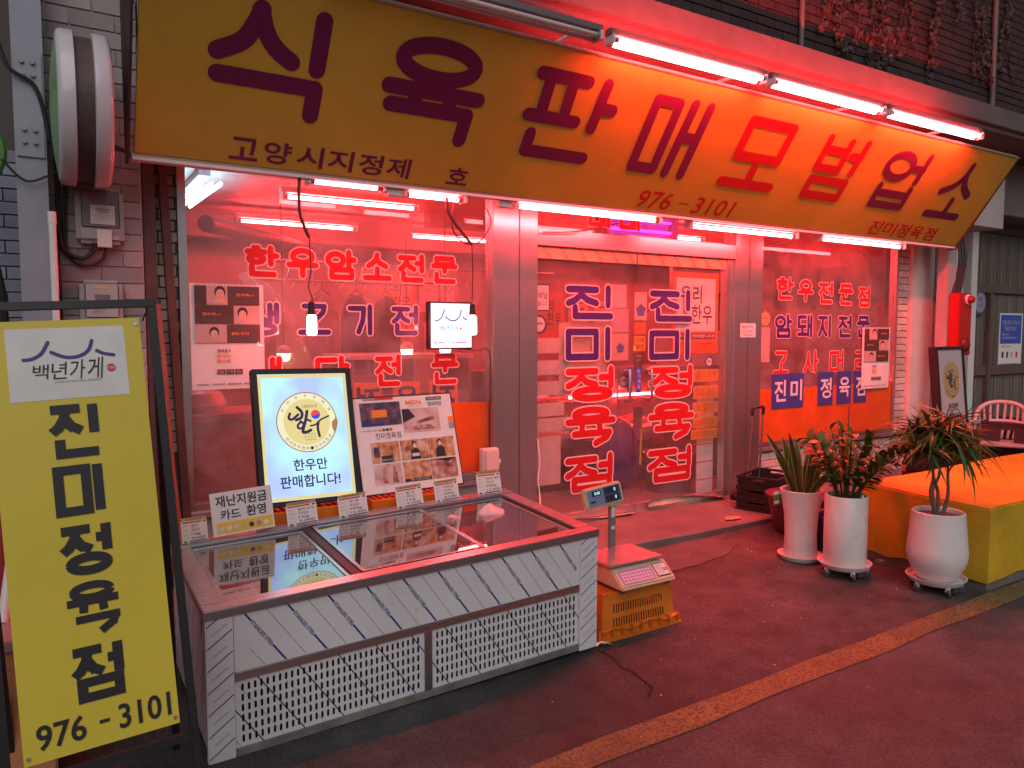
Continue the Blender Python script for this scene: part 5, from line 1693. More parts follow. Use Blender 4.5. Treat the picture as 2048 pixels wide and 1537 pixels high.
notice('framed_mark', 'white plate with blue border at the top left of the left door', 3.135, 3.27, 1.76, 1.965, 4.731, ink_navy, [(.07, .05, .93, .95, paper), ('배달', .22, .45, .85, .72, ink_navy), ('됩니다', .2, .18, .85, .38, ink_navy)], 'sign')
notice('paper_sheet', 'white paper with faint lines at the left of the right window', 5.622, 5.79, 1.32, 1.645, 4.732, paper, faint(9), 'paper')
notice('paper_sheet', 'small printed notice stuck on the right steel post', 5.29, 5.49, 1.555, 1.68, 4.650, paper, [('출입문 안내', .1, .68, .8, .85, ink_red), ('마스크 착용', .1, .35, .75, .5), ('부탁드립니다', .2, .1, .8, .24)], 'notice')
blu = mat('blue_panel', (.045, .06, .30), .45, nz=(4, .15))
gbl = 'blue letter panels in the right window'
for ch, xa, xb in (('진', 5.80, 6.025), ('미', 6.032, 6.262), ('정', 6.485, 6.72), ('육', 6.785, 7.02), ('점', 7.065, 7.285)):
    notice('blue_sign', 'blue panel with the white letter %s in the right window' % {'진': 'jin', '미': 'mi', '정': 'jeong', '육': 'yuk', '점': 'jeom'}[ch], xa, xb, .875, 1.205, 4.703, blu, [(ch, .14, .20, .88, .82, paper)], 'sign', group=gbl, thick=.003, bold=.022)
gyl = 'yellow letter sheets in the left window'
for ch, xa, xb, za, zb in (('정', 1.705, 1.905, .90, 1.265), ('육', 1.98, 2.185, .90, 1.262), ('점', 2.255, 2.475, .82, 1.27)):
    notice('orange_sign', 'orange sheet with the navy letter %s behind the photo board' % {'정': 'jeong', '육': 'yuk', '점': 'jeom'}[ch], xa, xb, za, zb, 4.729, ink_orange, [(ch, .10, .42, .92, .92, ink_navy)], 'sign', True, gyl, bold=.03)
# protective film curling at the foot of the doors
def curl(name, lab, x0, x1, h, seed):
    rn = random.Random(seed)
    mb = MB()
    n = 18
    vs = []
    for i in range(n + 1):
        u = i / n
        x = x0 + (x1 - x0) * u
        hh = h * (.55 + .45 * math.sin(3.0 * u + seed)) + rn.uniform(-.006, .006)
        for k, (fy, fz_) in enumerate(((0, 0), (-.02, .35), (-.012, .75), (-.045, 1.0))):
            vs.append((x, 4.676 + fy - .015 * math.sin(5 * u + k), .112 + max(.012, hh) * fz_))
    mb.add(vs, [(4 * i + k, 4 * i + 4 + k, 4 * i + 5 + k, 4 * i + 1 + k) for i in range(n) for k in range(3)])
    t = thing(name, lab, 'film strip', ((x0 + x1) / 2, 4.67, .112), 'loose film strips at the door foot')
    mb.build('strip', mat('loose_film', (.52, .38, .28), .4, nz=(10, .2), wear=((.16, .10, .10), 16, .60)), t, smooth=True)
curl('film_strip', 'printed film curling loose at the foot of the right door', 4.22, 5.13, .10, 1)
curl('film_strip', 'dirty film strip along the foot of the left door', 3.16, 4.05, .05, 2)
# bug zapper above the door
t = thing('bug_zapper', 'insect lamp with violet tubes above the door', 'insect lamp', (4.28, 4.85, 2.37))
B(3.90, 4.66, 4.90, 4.96, 2.375, 2.62).build('back', mat('zapper_back', (.25, .2, .24), .4), t)
for a, c, d, e in ((3.88, 4.68, 2.60, 2.63), (3.88, 4.68, 2.365, 2.395)):
    B(a, c, 4.82, 4.96, d, e).build('rail', dark_pl, t, bevel=.003)
for a in (3.88, 4.645):
    B(a, a + .035, 4.82, 4.96, 2.395, 2.60).build('cheek', dark_pl, t, bevel=.003)
uv = glow('violet_tube', (.28, .04, 1.0), 5)
for z in (2.455, 2.54):
    MB().cyl((3.93, 4.87, z), (4.635, 4.87, z), .0125, n=12).build('tube', uv, t, smooth=True)
mb = MB()
for k in range(36):
    x = 3.925 + .0205 * k
    mb.cyl((x, 4.835, 2.395), (x, 4.835, 2.60), .0012, n=5)
mb.build('wire_grid', steel, t, kind='stuff')

# ================================================================== SCALE ON THE ORANGE CRATE
slots_crate('crate_stand', 'orange plastic crate upside down under the weighing scale', 2.375, 2.895, 2.955, 3.37, gz(2.6, 3.1) - .004, .240, orange_pl)
t = thing('weighing_scale', 'beige price scale with pole display on an orange crate', 'scale', (2.66, 3.14, .245))
beige = mat('scale_beige', (.58, .44, .27), .4, nz=(4, .06))
x0, x1 = 2.485, 2.860
for x in (x0 + .03, x1 - .03):
    for y in (2.96, 3.28):
        MB().cyl((x, y, .241), (x, y, .258), .014, n=10).build('foot', dark_pl, t)
MB().prism([(2.925, .256), (2.922, .275), (3.015, .352), (3.30, .352), (3.32, .256)], (x0, 0, 0), (0, 1, 0), (0, 0, 1), -(x1 - x0)).build('body', beige, t, bevel=.008)
FU, FV = Vector((1, 0, 0)), Vector((0, .093, .077)).normalized()
b = Board((x0, 2.9225, .2752), FU, FV, .0016)
w, h = x1 - x0, .118
b.rect(.06 * w, .13 * h, .66 * w, .86 * h, mat('key_lilac', (.25, .20, .42), .4))
for i in range(10):
    for j in range(4):
        b.rect((.085 + .056 * i) * w, (.18 + .155 * j) * h, (.085 + .056 * i + .045) * w, (.18 + .155 * j + .115) * h, mat('key_pale', (.60, .46, .52), .4), 1)
b.rect(.70 * w, .18 * h, .95 * w, .88 * h, ink_dark)
b.rect(.715 * w, .24 * h, .935 * w, .84 * h, ink_pale, 1)
for j in range(6):
    b.rect(.73 * w, (.30 + .085 * j) * h, (.84 + .01 * (j % 3)) * w, (.325 + .085 * j) * h, ink_grey, 2)
b.rect(.85 * w, .42 * h, .925 * w, .6 * h, ink_grey, 2)
b.build('keypad', t)
MB().box(2.52, 2.80, 3.05, 3.25, .352, .362).build('platter_support', dark_pl, t)
B(2.470, 2.845, 3.005, 3.285, .362, .376).build('platter', mat('platter_steel', (.62, .60, .58), .22, .85), t, bevel=.004)
B(2.708, 2.752, 3.303, 3.325, .30, .62).build('pole', mat('pole_grey', (.22, .20, .20), .4, .3), t, bevel=.003)
B(2.716, 2.744, 3.3005, 3.3025, .54, .60).build('pole_label', ink_pale, t)
B(2.716, 2.744, 3.3005, 3.3025, .47, .49).build('pole_label', ink_pale, t)
T_ = Matrix.Translation((2.655, 3.31, .672)) @ Matrix.Rotation(-.10, 4, 'Y') @ Matrix.Rotation(-.22, 4, 'X')
MB().box(-.135, .135, -.022, .022, -.060, .060, None, T_).build('display_head', beige, t, bevel=.01)
DU, DV = (T_.to_3x3() @ Vector((1, 0, 0))), (T_.to_3x3() @ Vector((0, 0, 1)))
b = Board(T_ @ Vector((-.135, -.022, -.060)), DU, DV, .001)
b.rect(.018, .015, .252, .108, mat('lcd_blue', (.06, .09, .20), .25))
b.rect(.018, .015, .13, .108, mat('lcd_panel', (.16, .20, .32), .3), 1)
lcd = glow('lcd_digits', (.35, .95, 1.0), 1.6)
b.rect(.05, .070, .112, .098, ink_dark, 2)
b.text('0.00', .066, .076, .104, .092, lcd, 3)
for v in (.066, .022):
    b.rect(.14, v, .238, v + .034, ink_dark, 2)
    b.text('0', .205, v + .009, .217, v + .027, lcd, 3)
b.rect(.03, .035, .065, .045, ink_dark, 2)
b.build('display', t)
MB().box(2.735 - .04, 2.735 + .04, 3.29, 3.33, .605, .628).build('neck', beige, t, bevel=.004)
rn = random.Random(2)
o = MB().add([(2.31 + .028 * i + rn.uniform(-.006, .006), 2.915 + .022 * j + rn.uniform(-.006, .006) - .008 * i, gz(2.3, 2.9) + .006 + rn.uniform(0, .028)) for j in range(3) for i in range(4)], [(4 * j + i, 4 * j + i + 1, 4 * j + i + 5, 4 * j + i + 4) for j in range(2) for i in range(3)]).build('crumpled_plastic', white_pl, None)
tag(o, 'crumpled clear plastic between the freezer and the orange crate', 'plastic scrap')

# ================================================================== YELLOW CONCRETE BLOCK
t = thing('concrete_block', 'large yellow painted concrete block beside the road', 'block', (7, 2.7, 0))
yb = mat('block_yellow', (.56, .35, .014), .6, nz=(2, .35), bump=(14, .45), wear=((.22, .14, .05), 7, .62))
bm_ = MB()
nx, ny = 34, 8
def bt(x, y):
    return .525 + .006 * (x - 4.8) + .030 * (y - 2.27) + .006 * math.sin(3.1 * x + 2 * y) + .004 * math.sin(7 * y + x)
xs_ = [4.815 + 6.2 * i / nx for i in range(nx + 1)]
ys_ = [2.275 + .86 * j / ny for j in range(ny + 1)]
bm_.add([(x, y, bt(x, y)) for y in ys_ for x in xs_], [(j * (nx + 1) + i, j * (nx + 1) + i + 1, (j + 1) * (nx + 1) + i + 1, (j + 1) * (nx + 1) + i) for j in range(ny) for i in range(nx)])
def low(x, y, k):
    return gz(x, y) + .055 + .018 * math.sin(5.3 * k + 1) * math.sin(2.2 * k)
vs = []
for i, x in enumerate(xs_):
    vs += [(x, 2.275, low(x, 2.275, i)), (x, 2.275, bt(x, 2.275))]
bm_.add(vs, [(2 * i, 2 * i + 2, 2 * i + 3, 2 * i + 1) for i in range(nx)])
vs = []
for j, y in enumerate(ys_):
    vs += [(4.815, y, low(4.8, y, j + 3)), (4.815, y, bt(4.815, y))]
bm_.add(vs, [(2 * j, 2 * j + 1, 2 * j + 3, 2 * j + 2) for j in range(ny)])
vs = []
for i, x in enumerate(xs_):
    vs += [(x, 3.135, gz(x, 3.1)), (x, 3.135, bt(x, 3.135))]
bm_.add(vs, [(2 * i, 2 * i + 1, 2 * i + 3, 2 * i + 2) for i in range(nx)])
o = bm_.build('block', yb, t)
bm = bmesh.new(); bm.from_mesh(o.data)
bmesh.ops.remove_doubles(bm, verts=bm.verts, dist=1e-4)
es = [e for e in bm.edges if len(e.link_faces) == 2 and e.calc_face_angle(0) > .9]
bmesh.ops.bevel(bm, geom=es, offset=.012, segments=2, affect='EDGES')
bm.to_mesh(o.data); bm.free()
o.data.polygons.foreach_set('use_smooth', [True] * len(o.data.polygons)); o.data.set_sharp_from_angle(angle=rad(40))
mb = MB()
mb.prism([(4.825, 2.285), (11, 2.285), (11, 3.12), (4.825, 3.12)], (0, 0, .11), (1, 0, 0), (0, 1, 0), .16)
mb.build('plinth', mat('bare_concrete', (.16, .135, .11), .8, nz=(7, .4), bump=(30, .5)), t)
for x, y, r in ((4.78, 2.72, .04), (4.77, 2.55, .03), (4.76, 2.93, .03)):
    o = MB().box(x - r, x + r * .6, y - r * 1.3, y + r, gz(x, y) - .005, gz(x, y) + .03).build('stone', mat('bare_concrete', (0, 0, 0)), None, bevel=.008)
    tag(o, 'small stone at the foot of the yellow block, %s' % ('in the middle' if y == 2.72 else 'nearest the ribbed pot' if y == 2.55 else 'nearest the cylindrical pot'), 'stone')

# ================================================================== POTTED PLANTS
pot_w = mat('glazed_white', (.72, .68, .65), .3, nz=(3, .10), wear=((.42, .34, .28), 9, .67))
soil = mat('soil', (.035, .022, .016), .9, nz=(30, .5), bump=(60, .8))
def leafmesh(name, L, wd, curl_, m, fold=.25, n=5, tipw=.02):
    """flat leaf along +Y, arching down, folded at the midrib"""
    vs, fs = [], []
    for i in range(n + 1):
        u = i / n
        ww = wd * math.sin(math.pi * min(1, u * .92 + .08)) ** .8 if u < 1 else tipw * wd
        z = -curl_ * L * u * u
        y = L * u * (1 - .25 * curl_ * u)
        vs += [(-ww / 2, y, z + fold * ww * .5), (0, y, z), (ww / 2, y, z + fold * ww * .5)]
    for i in range(n):
        for k in range(2):
            fs.append((3 * i + k, 3 * i + k + 1, 3 * i + k + 4, 3 * i + k + 3))
    me = bpy.data.meshes.new(name)
    me.from_pydata(vs, [], fs)
    for q in (m if isinstance(m, (list, tuple)) else [m]):
        me.materials.append(q)
    me.polygons.foreach_set('use_smooth', [True] * len(me.polygons))
    return me
def put(me, name, parent, loc, d, roll=0, s=1.0):
    o = bpy.data.objects.new(name, me)
    COL.objects.link(o)
    o.parent = parent
    d = Vector(d).normalized()
    q = d.to_track_quat('Y', 'Z')
    o.rotation_mode = 'QUATERNION'
    from mathutils import Quaternion
    o.rotation_quaternion = q @ Quaternion((0, 1, 0), roll)
    o.location = Vector(loc) - ORG[root_of(parent)]
    o.scale = (s, s, s)
    return o
def saucer(name, lab, x, y, r, wheels, zr):
    g = gz(x, y)
    t = thing(name, lab, 'saucer' if not wheels else 'plant dolly', (x, y, g), 'saucers under the pots')
    b0 = g + (.056 if wheels else .003)
    MB().lathe([(0, b0), (r * .86, b0), (r * .98, b0 + .026), (r, b0 + .034), (r * .965, b0 + .034), (r * .90, b0 + .012), (0, b0 + .010)], (x, y, 0), 40).build('dish', white_pl, t, smooth=True)
    if wheels:
        for k in range(5):
            a = k * 1.2566 + .35
            wx, wy = x + r * .82 * math.cos(a), y + r * .82 * math.sin(a)
            MB().cyl((wx - .008 * math.sin(a), wy + .008 * math.cos(a), g + .024), (wx + .008 * math.sin(a), wy - .008 * math.cos(a), g + .024), .024, n=16).build('caster', mat('caster_grey', (.07, .055, .06), .5), t, smooth=True)
            B(wx - .010, wx + .010, wy - .010, wy + .010, g + .03, b0 + .002).build('fork', white_pl, t)
        B(x - .045, x + .045, y - r * .8, y - r * .5, g + .02, b0 + .004).build('drain_tray', mat('caster_grey', (0, 0, 0)), t, bevel=.003)
    return b0 + .011
# 1 snake plant
X, Y = 4.39, 3.29
zb = saucer('pot_saucer', 'white saucer under the tapered pot of the snake plant', X, Y, .150, False, 0)
t = thing('snake_plant', 'snake plant with yellow edged sword leaves in a tall tapered white pot', 'potted plant', (X, Y, zb))
MB().lathe([(0, zb), (.108, zb), (.112, zb + .01), (.105, zb + .16), (.112, zb + .30), (.138, zb + .44), (.143, zb + .470), (.138, zb + .474), (.130, zb + .470), (.122, zb + .42), (0, zb + .415)], (X, Y, 0), 44).build('pot', pot_w, t, smooth=True)
MB().lathe([(0, zb + .430), (.124, zb + .428)], (X, Y, 0), 24).build('soil', soil, t)
sv_g = mat('snake_green', (.05, .125, .034), .45, nz=(16, .5), spec=.3)
sv_y = mat('snake_edge', (.34, .30, .07), .4)
rn = random.Random(21)
for k in range(19):
    L = rn.uniform(.30, .54) if k < 15 else rn.uniform(.18, .26)
    wd = rn.uniform(.046, .062)
    az = k * 2.4 + rn.uniform(-.3, .3)
    ln = rn.uniform(.04, .34) if k < 15 else rn.uniform(.3, .6)
    tw = rn.uniform(-.5, .5)
    vs, fs = [], []
    n = 8
    base = Vector((X + .05 * math.cos(az) * rn.uniform(.3, 1.3), Y + .05 * math.sin(az) * rn.uniform(.3, 1.3), zb + .42))
    d = Vector((math.cos(az) * ln, math.sin(az) * ln, 1)).normalized()
    side0 = Matrix.Rotation(rn.uniform(-.8, .8), 3, d) @ d.cross(Vector((-.8, -.58, .2))).normalized()
    mb = MB()
    for i in range(n + 1):
        u = i / n
        bend = ln * .5 * u * u
        p = base + d * L * u + Vector((math.cos(az), math.sin(az), -.3)) * bend * L
        sd = (Matrix.Rotation(tw * u, 3, d) @ side0)
        nm_ = sd.cross(d)
        ww = wd * (.62 + .6 * u) * (1 - max(0, (u - .45) / .55) ** 2.2) + .001
        vs += [p - sd * ww * .5 + nm_ * ww * .18, p - sd * ww * .36 + nm_ * ww * .08, p, p + sd * ww * .36 + nm_ * ww * .08, p + sd * ww * .5 + nm_ * ww * .18]
    gi, yi = mb.m(sv_g), mb.m(sv_y)
    mb.v = [Vector(v) for v in vs]
    for i in range(n):
        for q in range(4):
            mb.f.append([5 * i + q, 5 * i + q + 1, 5 * i + q + 6, 5 * i + q + 5])
            mb.mi.append(yi if q in (0, 3) else gi)
    mb.build('leaf', None, t, smooth=True)
# 2 zz plant
X, Y = 4.36, 2.93
zb = saucer('plant_dolly', 'white wheeled dish under the straight cylinder pot', X, Y, .165, True, 0)
t = thing('zz_plant', 'bushy plant with glossy oval leaflets in a straight white cylinder pot', 'potted plant', (X, Y, zb))
MB().lathe([(0, zb), (.128, zb), (.131, zb + .006), (.131, zb + .455), (.128, zb + .460), (.117, zb + .460), (.115, zb + .43), (0, zb + .42)], (X, Y, 0), 48).build('pot', pot_w, t, smooth=True)
MB().lathe([(0, zb + .435), (.116, zb + .432)], (X, Y, 0), 24).build('soil', soil, t)
MB().box(X - .004, X + .016, Y - .112, Y - .108, zb + .40, zb + .475).build('plant_tag', paper, t)
zz_a = mat('zz_leaf', (.050, .135, .022), .42, nz=(7, .4), spec=.3)
zz_b = mat('zz_leaf_yellow', (.22, .17, .03), .25, nz=(7, .4))
zzm = [leafmesh('zz_leaf_mesh', .10, .046, .25, zz_a), leafmesh('zz_leaf_mesh', .085, .040, .4, zz_a), leafmesh('zz_leaf_mesh', .09, .044, .3, zz_b)]
stm = mat('zz_stem', (.045, .05, .018), .45)
rn = random.Random(5)
nl_ = 0
camdir = Vector((-.83, -.55))
for k in range(17):
    az = k * 2.399 + rn.uniform(-.3, .3)
    ln = rn.uniform(.1, .62)
    L = rn.uniform(.34, .58) * (1.0 - .35 * ln)
    if k == 16:
        az, ln, L = -.12, 1.15, .52              # one low branch reaching right
    if k == 15:
        az, ln, L = .6, .12, .62
    base = Vector((X + .05 * math.cos(az), Y + .05 * math.sin(az), zb + .42))
    pts = [base]
    for i in range(1, 7):
        u = i / 6
        pts.append(base + Vector((math.cos(az) * ln * (u + .4 * u * u) * L * .8, math.sin(az) * ln * (u + .4 * u * u) * L * .8, L * u * (1 - .25 * ln * u))))
    MB().tube(pts, [.008, .003], 6, smooth=2).build('stem', stm, t, smooth=True)
    cp = catmull(pts, 4)
    m_ = len(cp)
    for i in range(int(m_ * .25), m_, 2):
        d = (cp[min(i + 1, m_ - 1)] - cp[i - 1]).normalized()
        sd = d.cross(Vector((math.sin(az + .5), -math.cos(az + .5), .3))).normalized()
        for s in (-1, 1):
            if nl_ >= 295:
                break
            dd = d * .75 + sd * s * 1.0 + Vector((rn.uniform(-.3, .3), rn.uniform(-.3, .3), rn.uniform(-.05, .35)))
            put(rn.choice(zzm if k not in (16, 15) else zzm + zzm[2:]), 'leaf', t, cp[i], dd, rn.uniform(-.5, .5), rn.uniform(.75, 1.2))
            nl_ += 1
# 3 song of india on thin trunks
X, Y = 4.60, 2.47
zb = saucer('plant_dolly', 'white wheeled dish under the ribbed round pot', X, Y, .168, True, 0)
t = thing('dracaena_plant', 'dracaena with thin bare trunks and drooping narrow leaves in a ribbed white pot', 'potted plant', (X, Y, zb))
pr = [(0, zb), (.085, zb), (.105, zb + .012)]
for i in range(46):
    u = i / 45
    r = .108 + (.168 - .108) * math.sin(min(1, u * 2.6) * math.pi / 2) ** .9 - .022 * max(0, u - .42) / .58
    pr.append((r + (.0016 if i % 2 else -.0008), zb + .014 + .405 * u))
pr += [(.138, zb + .425), (.130, zb + .42), (.126, zb + .39), (0, zb + .385)]
MB().lathe(pr, (X, Y, 0), 56).build('pot', pot_w, t, smooth=True)
MB().lathe([(0, zb + .400), (.128, zb + .397)], (X, Y, 0), 24).build('soil', mat('pale_soil', (.16, .10, .08), .9, nz=(30, .4), bump=(60, .8)), t)
trm = mat('trunk_bark', (.16, .10, .075), .7, nz=(20, .4), bump=(60, .5))
dl = [leafmesh('narrow_leaf_mesh', .25, .021, c, m, .5, 6) for c, m in ((.45, mat('dracaena_leaf', (.048, .120, .026), .5, nz=(9, .4), spec=.25)), (.8, mat('dracaena_leaf', (0, 0, 0))), (.35, mat('dracaena_leaf_pale', (.16, .14, .05), .35, nz=(9, .3))), (1.1, mat('dracaena_leaf', (0, 0, 0))))]
rn = random.Random(9)
heads = []
trunks = [((-.02, 0), (-.06, .02, .12), (-.055, .01, .22), (-.12, 0, .33)), ((.01, .01), (.02, .02, .12), (-.02, .03, .22), (.02, .05, .36)),
          ((.02, -.01), (.06, -.02, .10), (.09, 0, .20), (.12, .02, .33)), ((0, .02), (-.02, .03, .13), (.05, .03, .22), (.09, .06, .40))]
for tr in trunks:
    pts = [Vector((X + tr[0][0], Y + tr[0][1], zb + .38))] + [Vector((X + a, Y + c, zb + .40 + e * 1.12)) for a, c, e in tr[1:]]
    MB().tube(pts, [.012, .007], 8, smooth=5).build('trunk', trm, t, smooth=True)
    tip = pts[-1]
    for k in range(4):
        a = rn.uniform(0, 6.28)
        e = tip + Vector((.14 * math.cos(a), .14 * math.sin(a), rn.uniform(0, .16)))
        MB().tube([tip, tip.lerp(e, .5) + Vector((0, 0, .02)), e], [.006, .004], 6).build('twig', trm, t, smooth=True)
        heads.append(e)
heads += [Vector((X - .17, Y + .0, zb + .80)), Vector((X + .24, Y - .04, zb + .78)), Vector((X + .05, Y, zb + .88)), Vector((X - .1, Y, zb + .90)), Vector((X + .16, Y, zb + .84))]
n_ = 0
for hd in heads:
    for k in range(14):
        if n_ >= 298:
            break
        a = rn.uniform(0, 6.283)
        el = rn.uniform(-.15, .95) if rn.random() < .85 else rn.uniform(.9, 1.4)
        put(rn.choice(dl), 'leaf', t, hd + Vector((0, 0, rn.uniform(-.03, .03))), (math.cos(a) * math.cos(el), math.sin(a) * math.cos(el), math.sin(el)), rn.uniform(-.4, .4), rn.uniform(.7, 1.15))
        n_ += 1

fol = MB()
fm = (mat('dracaena_leaf', (0, 0, 0)), mat('dracaena_leaf_pale', (0, 0, 0)))
for hd in heads:
    for k in range(10):
        a = rn.uniform(0, 6.283)
        el = rn.uniform(0, 1.3)
        d = Vector((math.cos(a) * math.cos(el), math.sin(a) * math.cos(el), math.sin(el)))
        sd = d.cross(Vector((0, 0, 1))).normalized()
        L, wd, cu_ = rn.uniform(.15, .26), rn.uniform(.012, .019), rn.uniform(.15, .7)
        base = hd + Vector((rn.uniform(-.04, .04), rn.uniform(-.04, .04), rn.uniform(-.04, .04)))
        vs = []
        for i in range(6):
            u = i / 5
            p = base + d * L * u * (1 - .2 * cu_ * u) + Vector((0, 0, -cu_ * L * u * u))
            ww = wd * (.35 + 1.3 * u) * (1 - u) ** .6 + .001 if u < 1 else .0008
            vs += [p - sd * ww / 2 + Vector((0, 0, .25 * ww)), p, p + sd * ww / 2 + Vector((0, 0, .25 * ww))]
        fol.add(vs, [(3 * i + q, 3 * i + q + 1, 3 * i + q + 4, 3 * i + q + 3) for i in range(5) for q in range(2)], fm[0] if rn.random() < .75 else fm[1])
fol.build('foliage', None, t, smooth=True, kind='stuff')

# ================================================================== THINGS AT THE RIGHT
blk_pl = mat('black_crate_plastic', (.016, .012, .012), .42, nz=(6, .4))
gk = 'black plastic crates stacked by the door post'
def crate(x, y, z, w, d, h, rot, m, lab, group, top=False):
    t = thing('black_crate', lab, 'crate', (x, y, z), group)
    T_ = Matrix.Translation((x, y, z)) @ Matrix.Rotation(rot, 4, 'Z')
    for k, (xa, xb, ya, yb) in enumerate(((-w / 2, w / 2, -d / 2, -d / 2 + .012), (-w / 2, w / 2, d / 2 - .012, d / 2), (-w / 2, -w / 2 + .012, -d / 2 + .012, d / 2 - .012), (w / 2 - .012, w / 2, -d / 2 + .012, d / 2 - .012))):
        if k < 2:
            mb = MB().box(xa, xb, ya, yb, 0, h * .62, None, T_).box(xa, -.07, ya, yb, h * .62, h, None, T_).box(.07, xb, ya, yb, h * .62, h, None, T_).box(-.07, .07, ya, yb, h * .88, h, None, T_)
        else:
            mb = MB().box(xa, xb, ya, yb, 0, h * .62, None, T_).box(xa, xb, ya, -.06, h * .62, h, None, T_).box(xa, xb, .06, yb, h * .62, h, None, T_).box(xa, xb, -.06, .06, h * .88, h, None, T_)
        mb.build('side', m, t)
    e = .008
    mb = MB()
    for (xa, xb, ya, yb) in ((-w / 2 - e, w / 2 + e, -d / 2 - e, -d / 2), (-w / 2 - e, w / 2 + e, d / 2, d / 2 + e), (-w / 2 - e, -w / 2, -d / 2, d / 2), (w / 2, w / 2 + e, -d / 2, d / 2)):
        mb.box(xa, xb, ya, yb, h - .02, h, None, T_).box(xa, xb, ya, yb, h * .45, h * .5, None, T_).box(xa, xb, ya, yb, 0, .012, None, T_)
    mb.build('rim', m, t)
    MB().box(-w / 2 + .012, w / 2 - .012, -d / 2 + .012, d / 2 - .012, .004, .012, None, T_).build('floor', m, t)
for k in range(3):
    crate(5.20, 4.24, AZ + .098 * k, .46, .34, .096, .30 + .02 * (k - 1), blk_pl, ('lowest black crate in the stack beside the right door post', 'middle black crate in the stack beside the right door post', 'topmost black crate in the stack beside the right door post')[k], gk)
t = thing('hand_cart', 'folding cart handle of two steel rods with a black grip behind the crates', 'cart', (5.3, 4.45, AZ))
for x in (5.20, 5.335):
    MB().cyl((x + .01, 4.46, AZ + .03), (x + .015, 4.43, .90), .0095, n=10).build('rod', alu, t, smooth=True)
MB().tube([(5.213, 4.43, .875), (5.214, 4.425, .93), (5.235, 4.42, .945), (5.33, 4.42, .945), (5.35, 4.425, .93), (5.351, 4.43, .875)], .014, 10, smooth=3).build('grip', dark_pl, t, smooth=True)
B(5.16, 5.39, 4.44, 4.62, AZ + .012, AZ + .03).build('platform', dark_pl, t, bevel=.004)
for x in (5.17, 5.38):
    MB().cyl((x, 4.6, AZ + .025), (x + .012, 4.6, AZ + .025), .025, n=14).build('wheel', dark_pl, t, smooth=True)
# bundle of goods behind the pots
o = MB().box(4.62, 4.80, 3.30, 3.62, .045, .32).build('blue_bag', mat('navy_bag', (.02, .02, .07), .45, nz=(9, .5), bump=(12, .9)), None, bevel=.04, seg=4)
tag(o, 'dark navy bag on the ground between the tapered and the cylinder pot', 'bag')
t = thing('dark_basin', 'dark round basin with odds and ends behind the pots', 'basin', (4.95, 3.75, .06))
MB().lathe([(.0, .065), (.19, .065), (.25, .33), (.262, .33), (.262, .345), (.25, .345)], (4.95, 3.72, 0), 36).build('bowl', mat('maroon_plastic', (.09, .02, .02), .45), t, smooth=True)
mat('olive_box', (.20, .16, .06), .5, wear=((.6, .5, .4), 12, .6))
notice('clipped_card', 'green and white card sticking out left of the tapered pot', 4.235, 4.33, .405, .50, 3.40, mat('olive_box', (0, 0, 0)), [(.0, .75, 1, 1, paper), (.1, .1, .6, .3, paper)], 'card')
# bottle
t = thing('drink_bottle', 'brown drink bottle with a red label standing at the wall behind the block', 'bottle', (7.55, 4.4, AZ))
MB().lathe([(0, AZ), (.036, AZ), (.040, AZ + .01), (.040, AZ + .06)], (7.55, 4.40, 0), 20).lathe([(.040, AZ + .125), (.040, AZ + .15), (.030, AZ + .19), (.015, AZ + .225), (.014, AZ + .25)], (7.55, 4.40, 0), 20).build('body', mat('cola_bottle', (.03, .010, .006), .1), t, smooth=True)
MB().lathe([(.0405, AZ + .06), (.0405, AZ + .125)], (7.55, 4.40, 0), 20).build('label_band', ink_red, t, smooth=True)
MB().lathe([(.016, AZ + .25), (.016, AZ + .27), (0, AZ + .27)], (7.55, 4.40, 0), 16).build('cap', ink_red, t, smooth=True)
# fire hydrant alarm box on the column
t = thing('fire_box', 'tall red fire alarm box on the grey column', 'fire box', (8.28, 4.35, 1.36))
redp = mat('fire_red', (.42, .012, .010), .35, nz=(4, .1))
B(8.185, 8.43, 4.26, 4.379, 1.355, 2.015).build('case', redp, t, bevel=.008)
MB().lathe([(.055, 4.259), (.055, 4.245), (.05, 4.242), (0, 4.242)], (8.335, 0, 1.945), 28, axis='Y').build('lamp_base', white_pl, t, smooth=True)
MB().lathe([(.040, 4.241), (.040, 4.215), (.03, 4.195), (0, 4.188)], (8.335, 0, 1.945), 24, axis='Y').build('lamp', mat('lamp_red', (.35, .01, .01), .12), t, smooth=True)
MB().lathe([(.075, 4.259), (.078, 4.25), (.06, 4.235), (.02, 4.215), (0, 4.214)], (8.32, 0, 1.47), 28, axis='Y').build('bell', mat('bell_red', (.16, .01, .012), .18), t, smooth=True)
for k in range(6):
    o = MB().tube([(8.46 + .035 * k, 4.55 + .01 * (k % 3), 3.3), (8.50 + .03 * k, 4.5, 2.7), (8.45 + .03 * k - .02 * (k % 2), 4.42, 2.4), (8.22 + .03 * k, 4.36, 2.0)], .011, 6, smooth=5).build('service_cable', mat('cable_maroon', (.05, .03, .03), .55), None, smooth=True)
    tag(o, 'dark service cable above the red fire box, %s from the left' % ('first', 'second', 'third', 'fourth', 'fifth', 'sixth')[k], 'cable', 'cables above the red fire box')
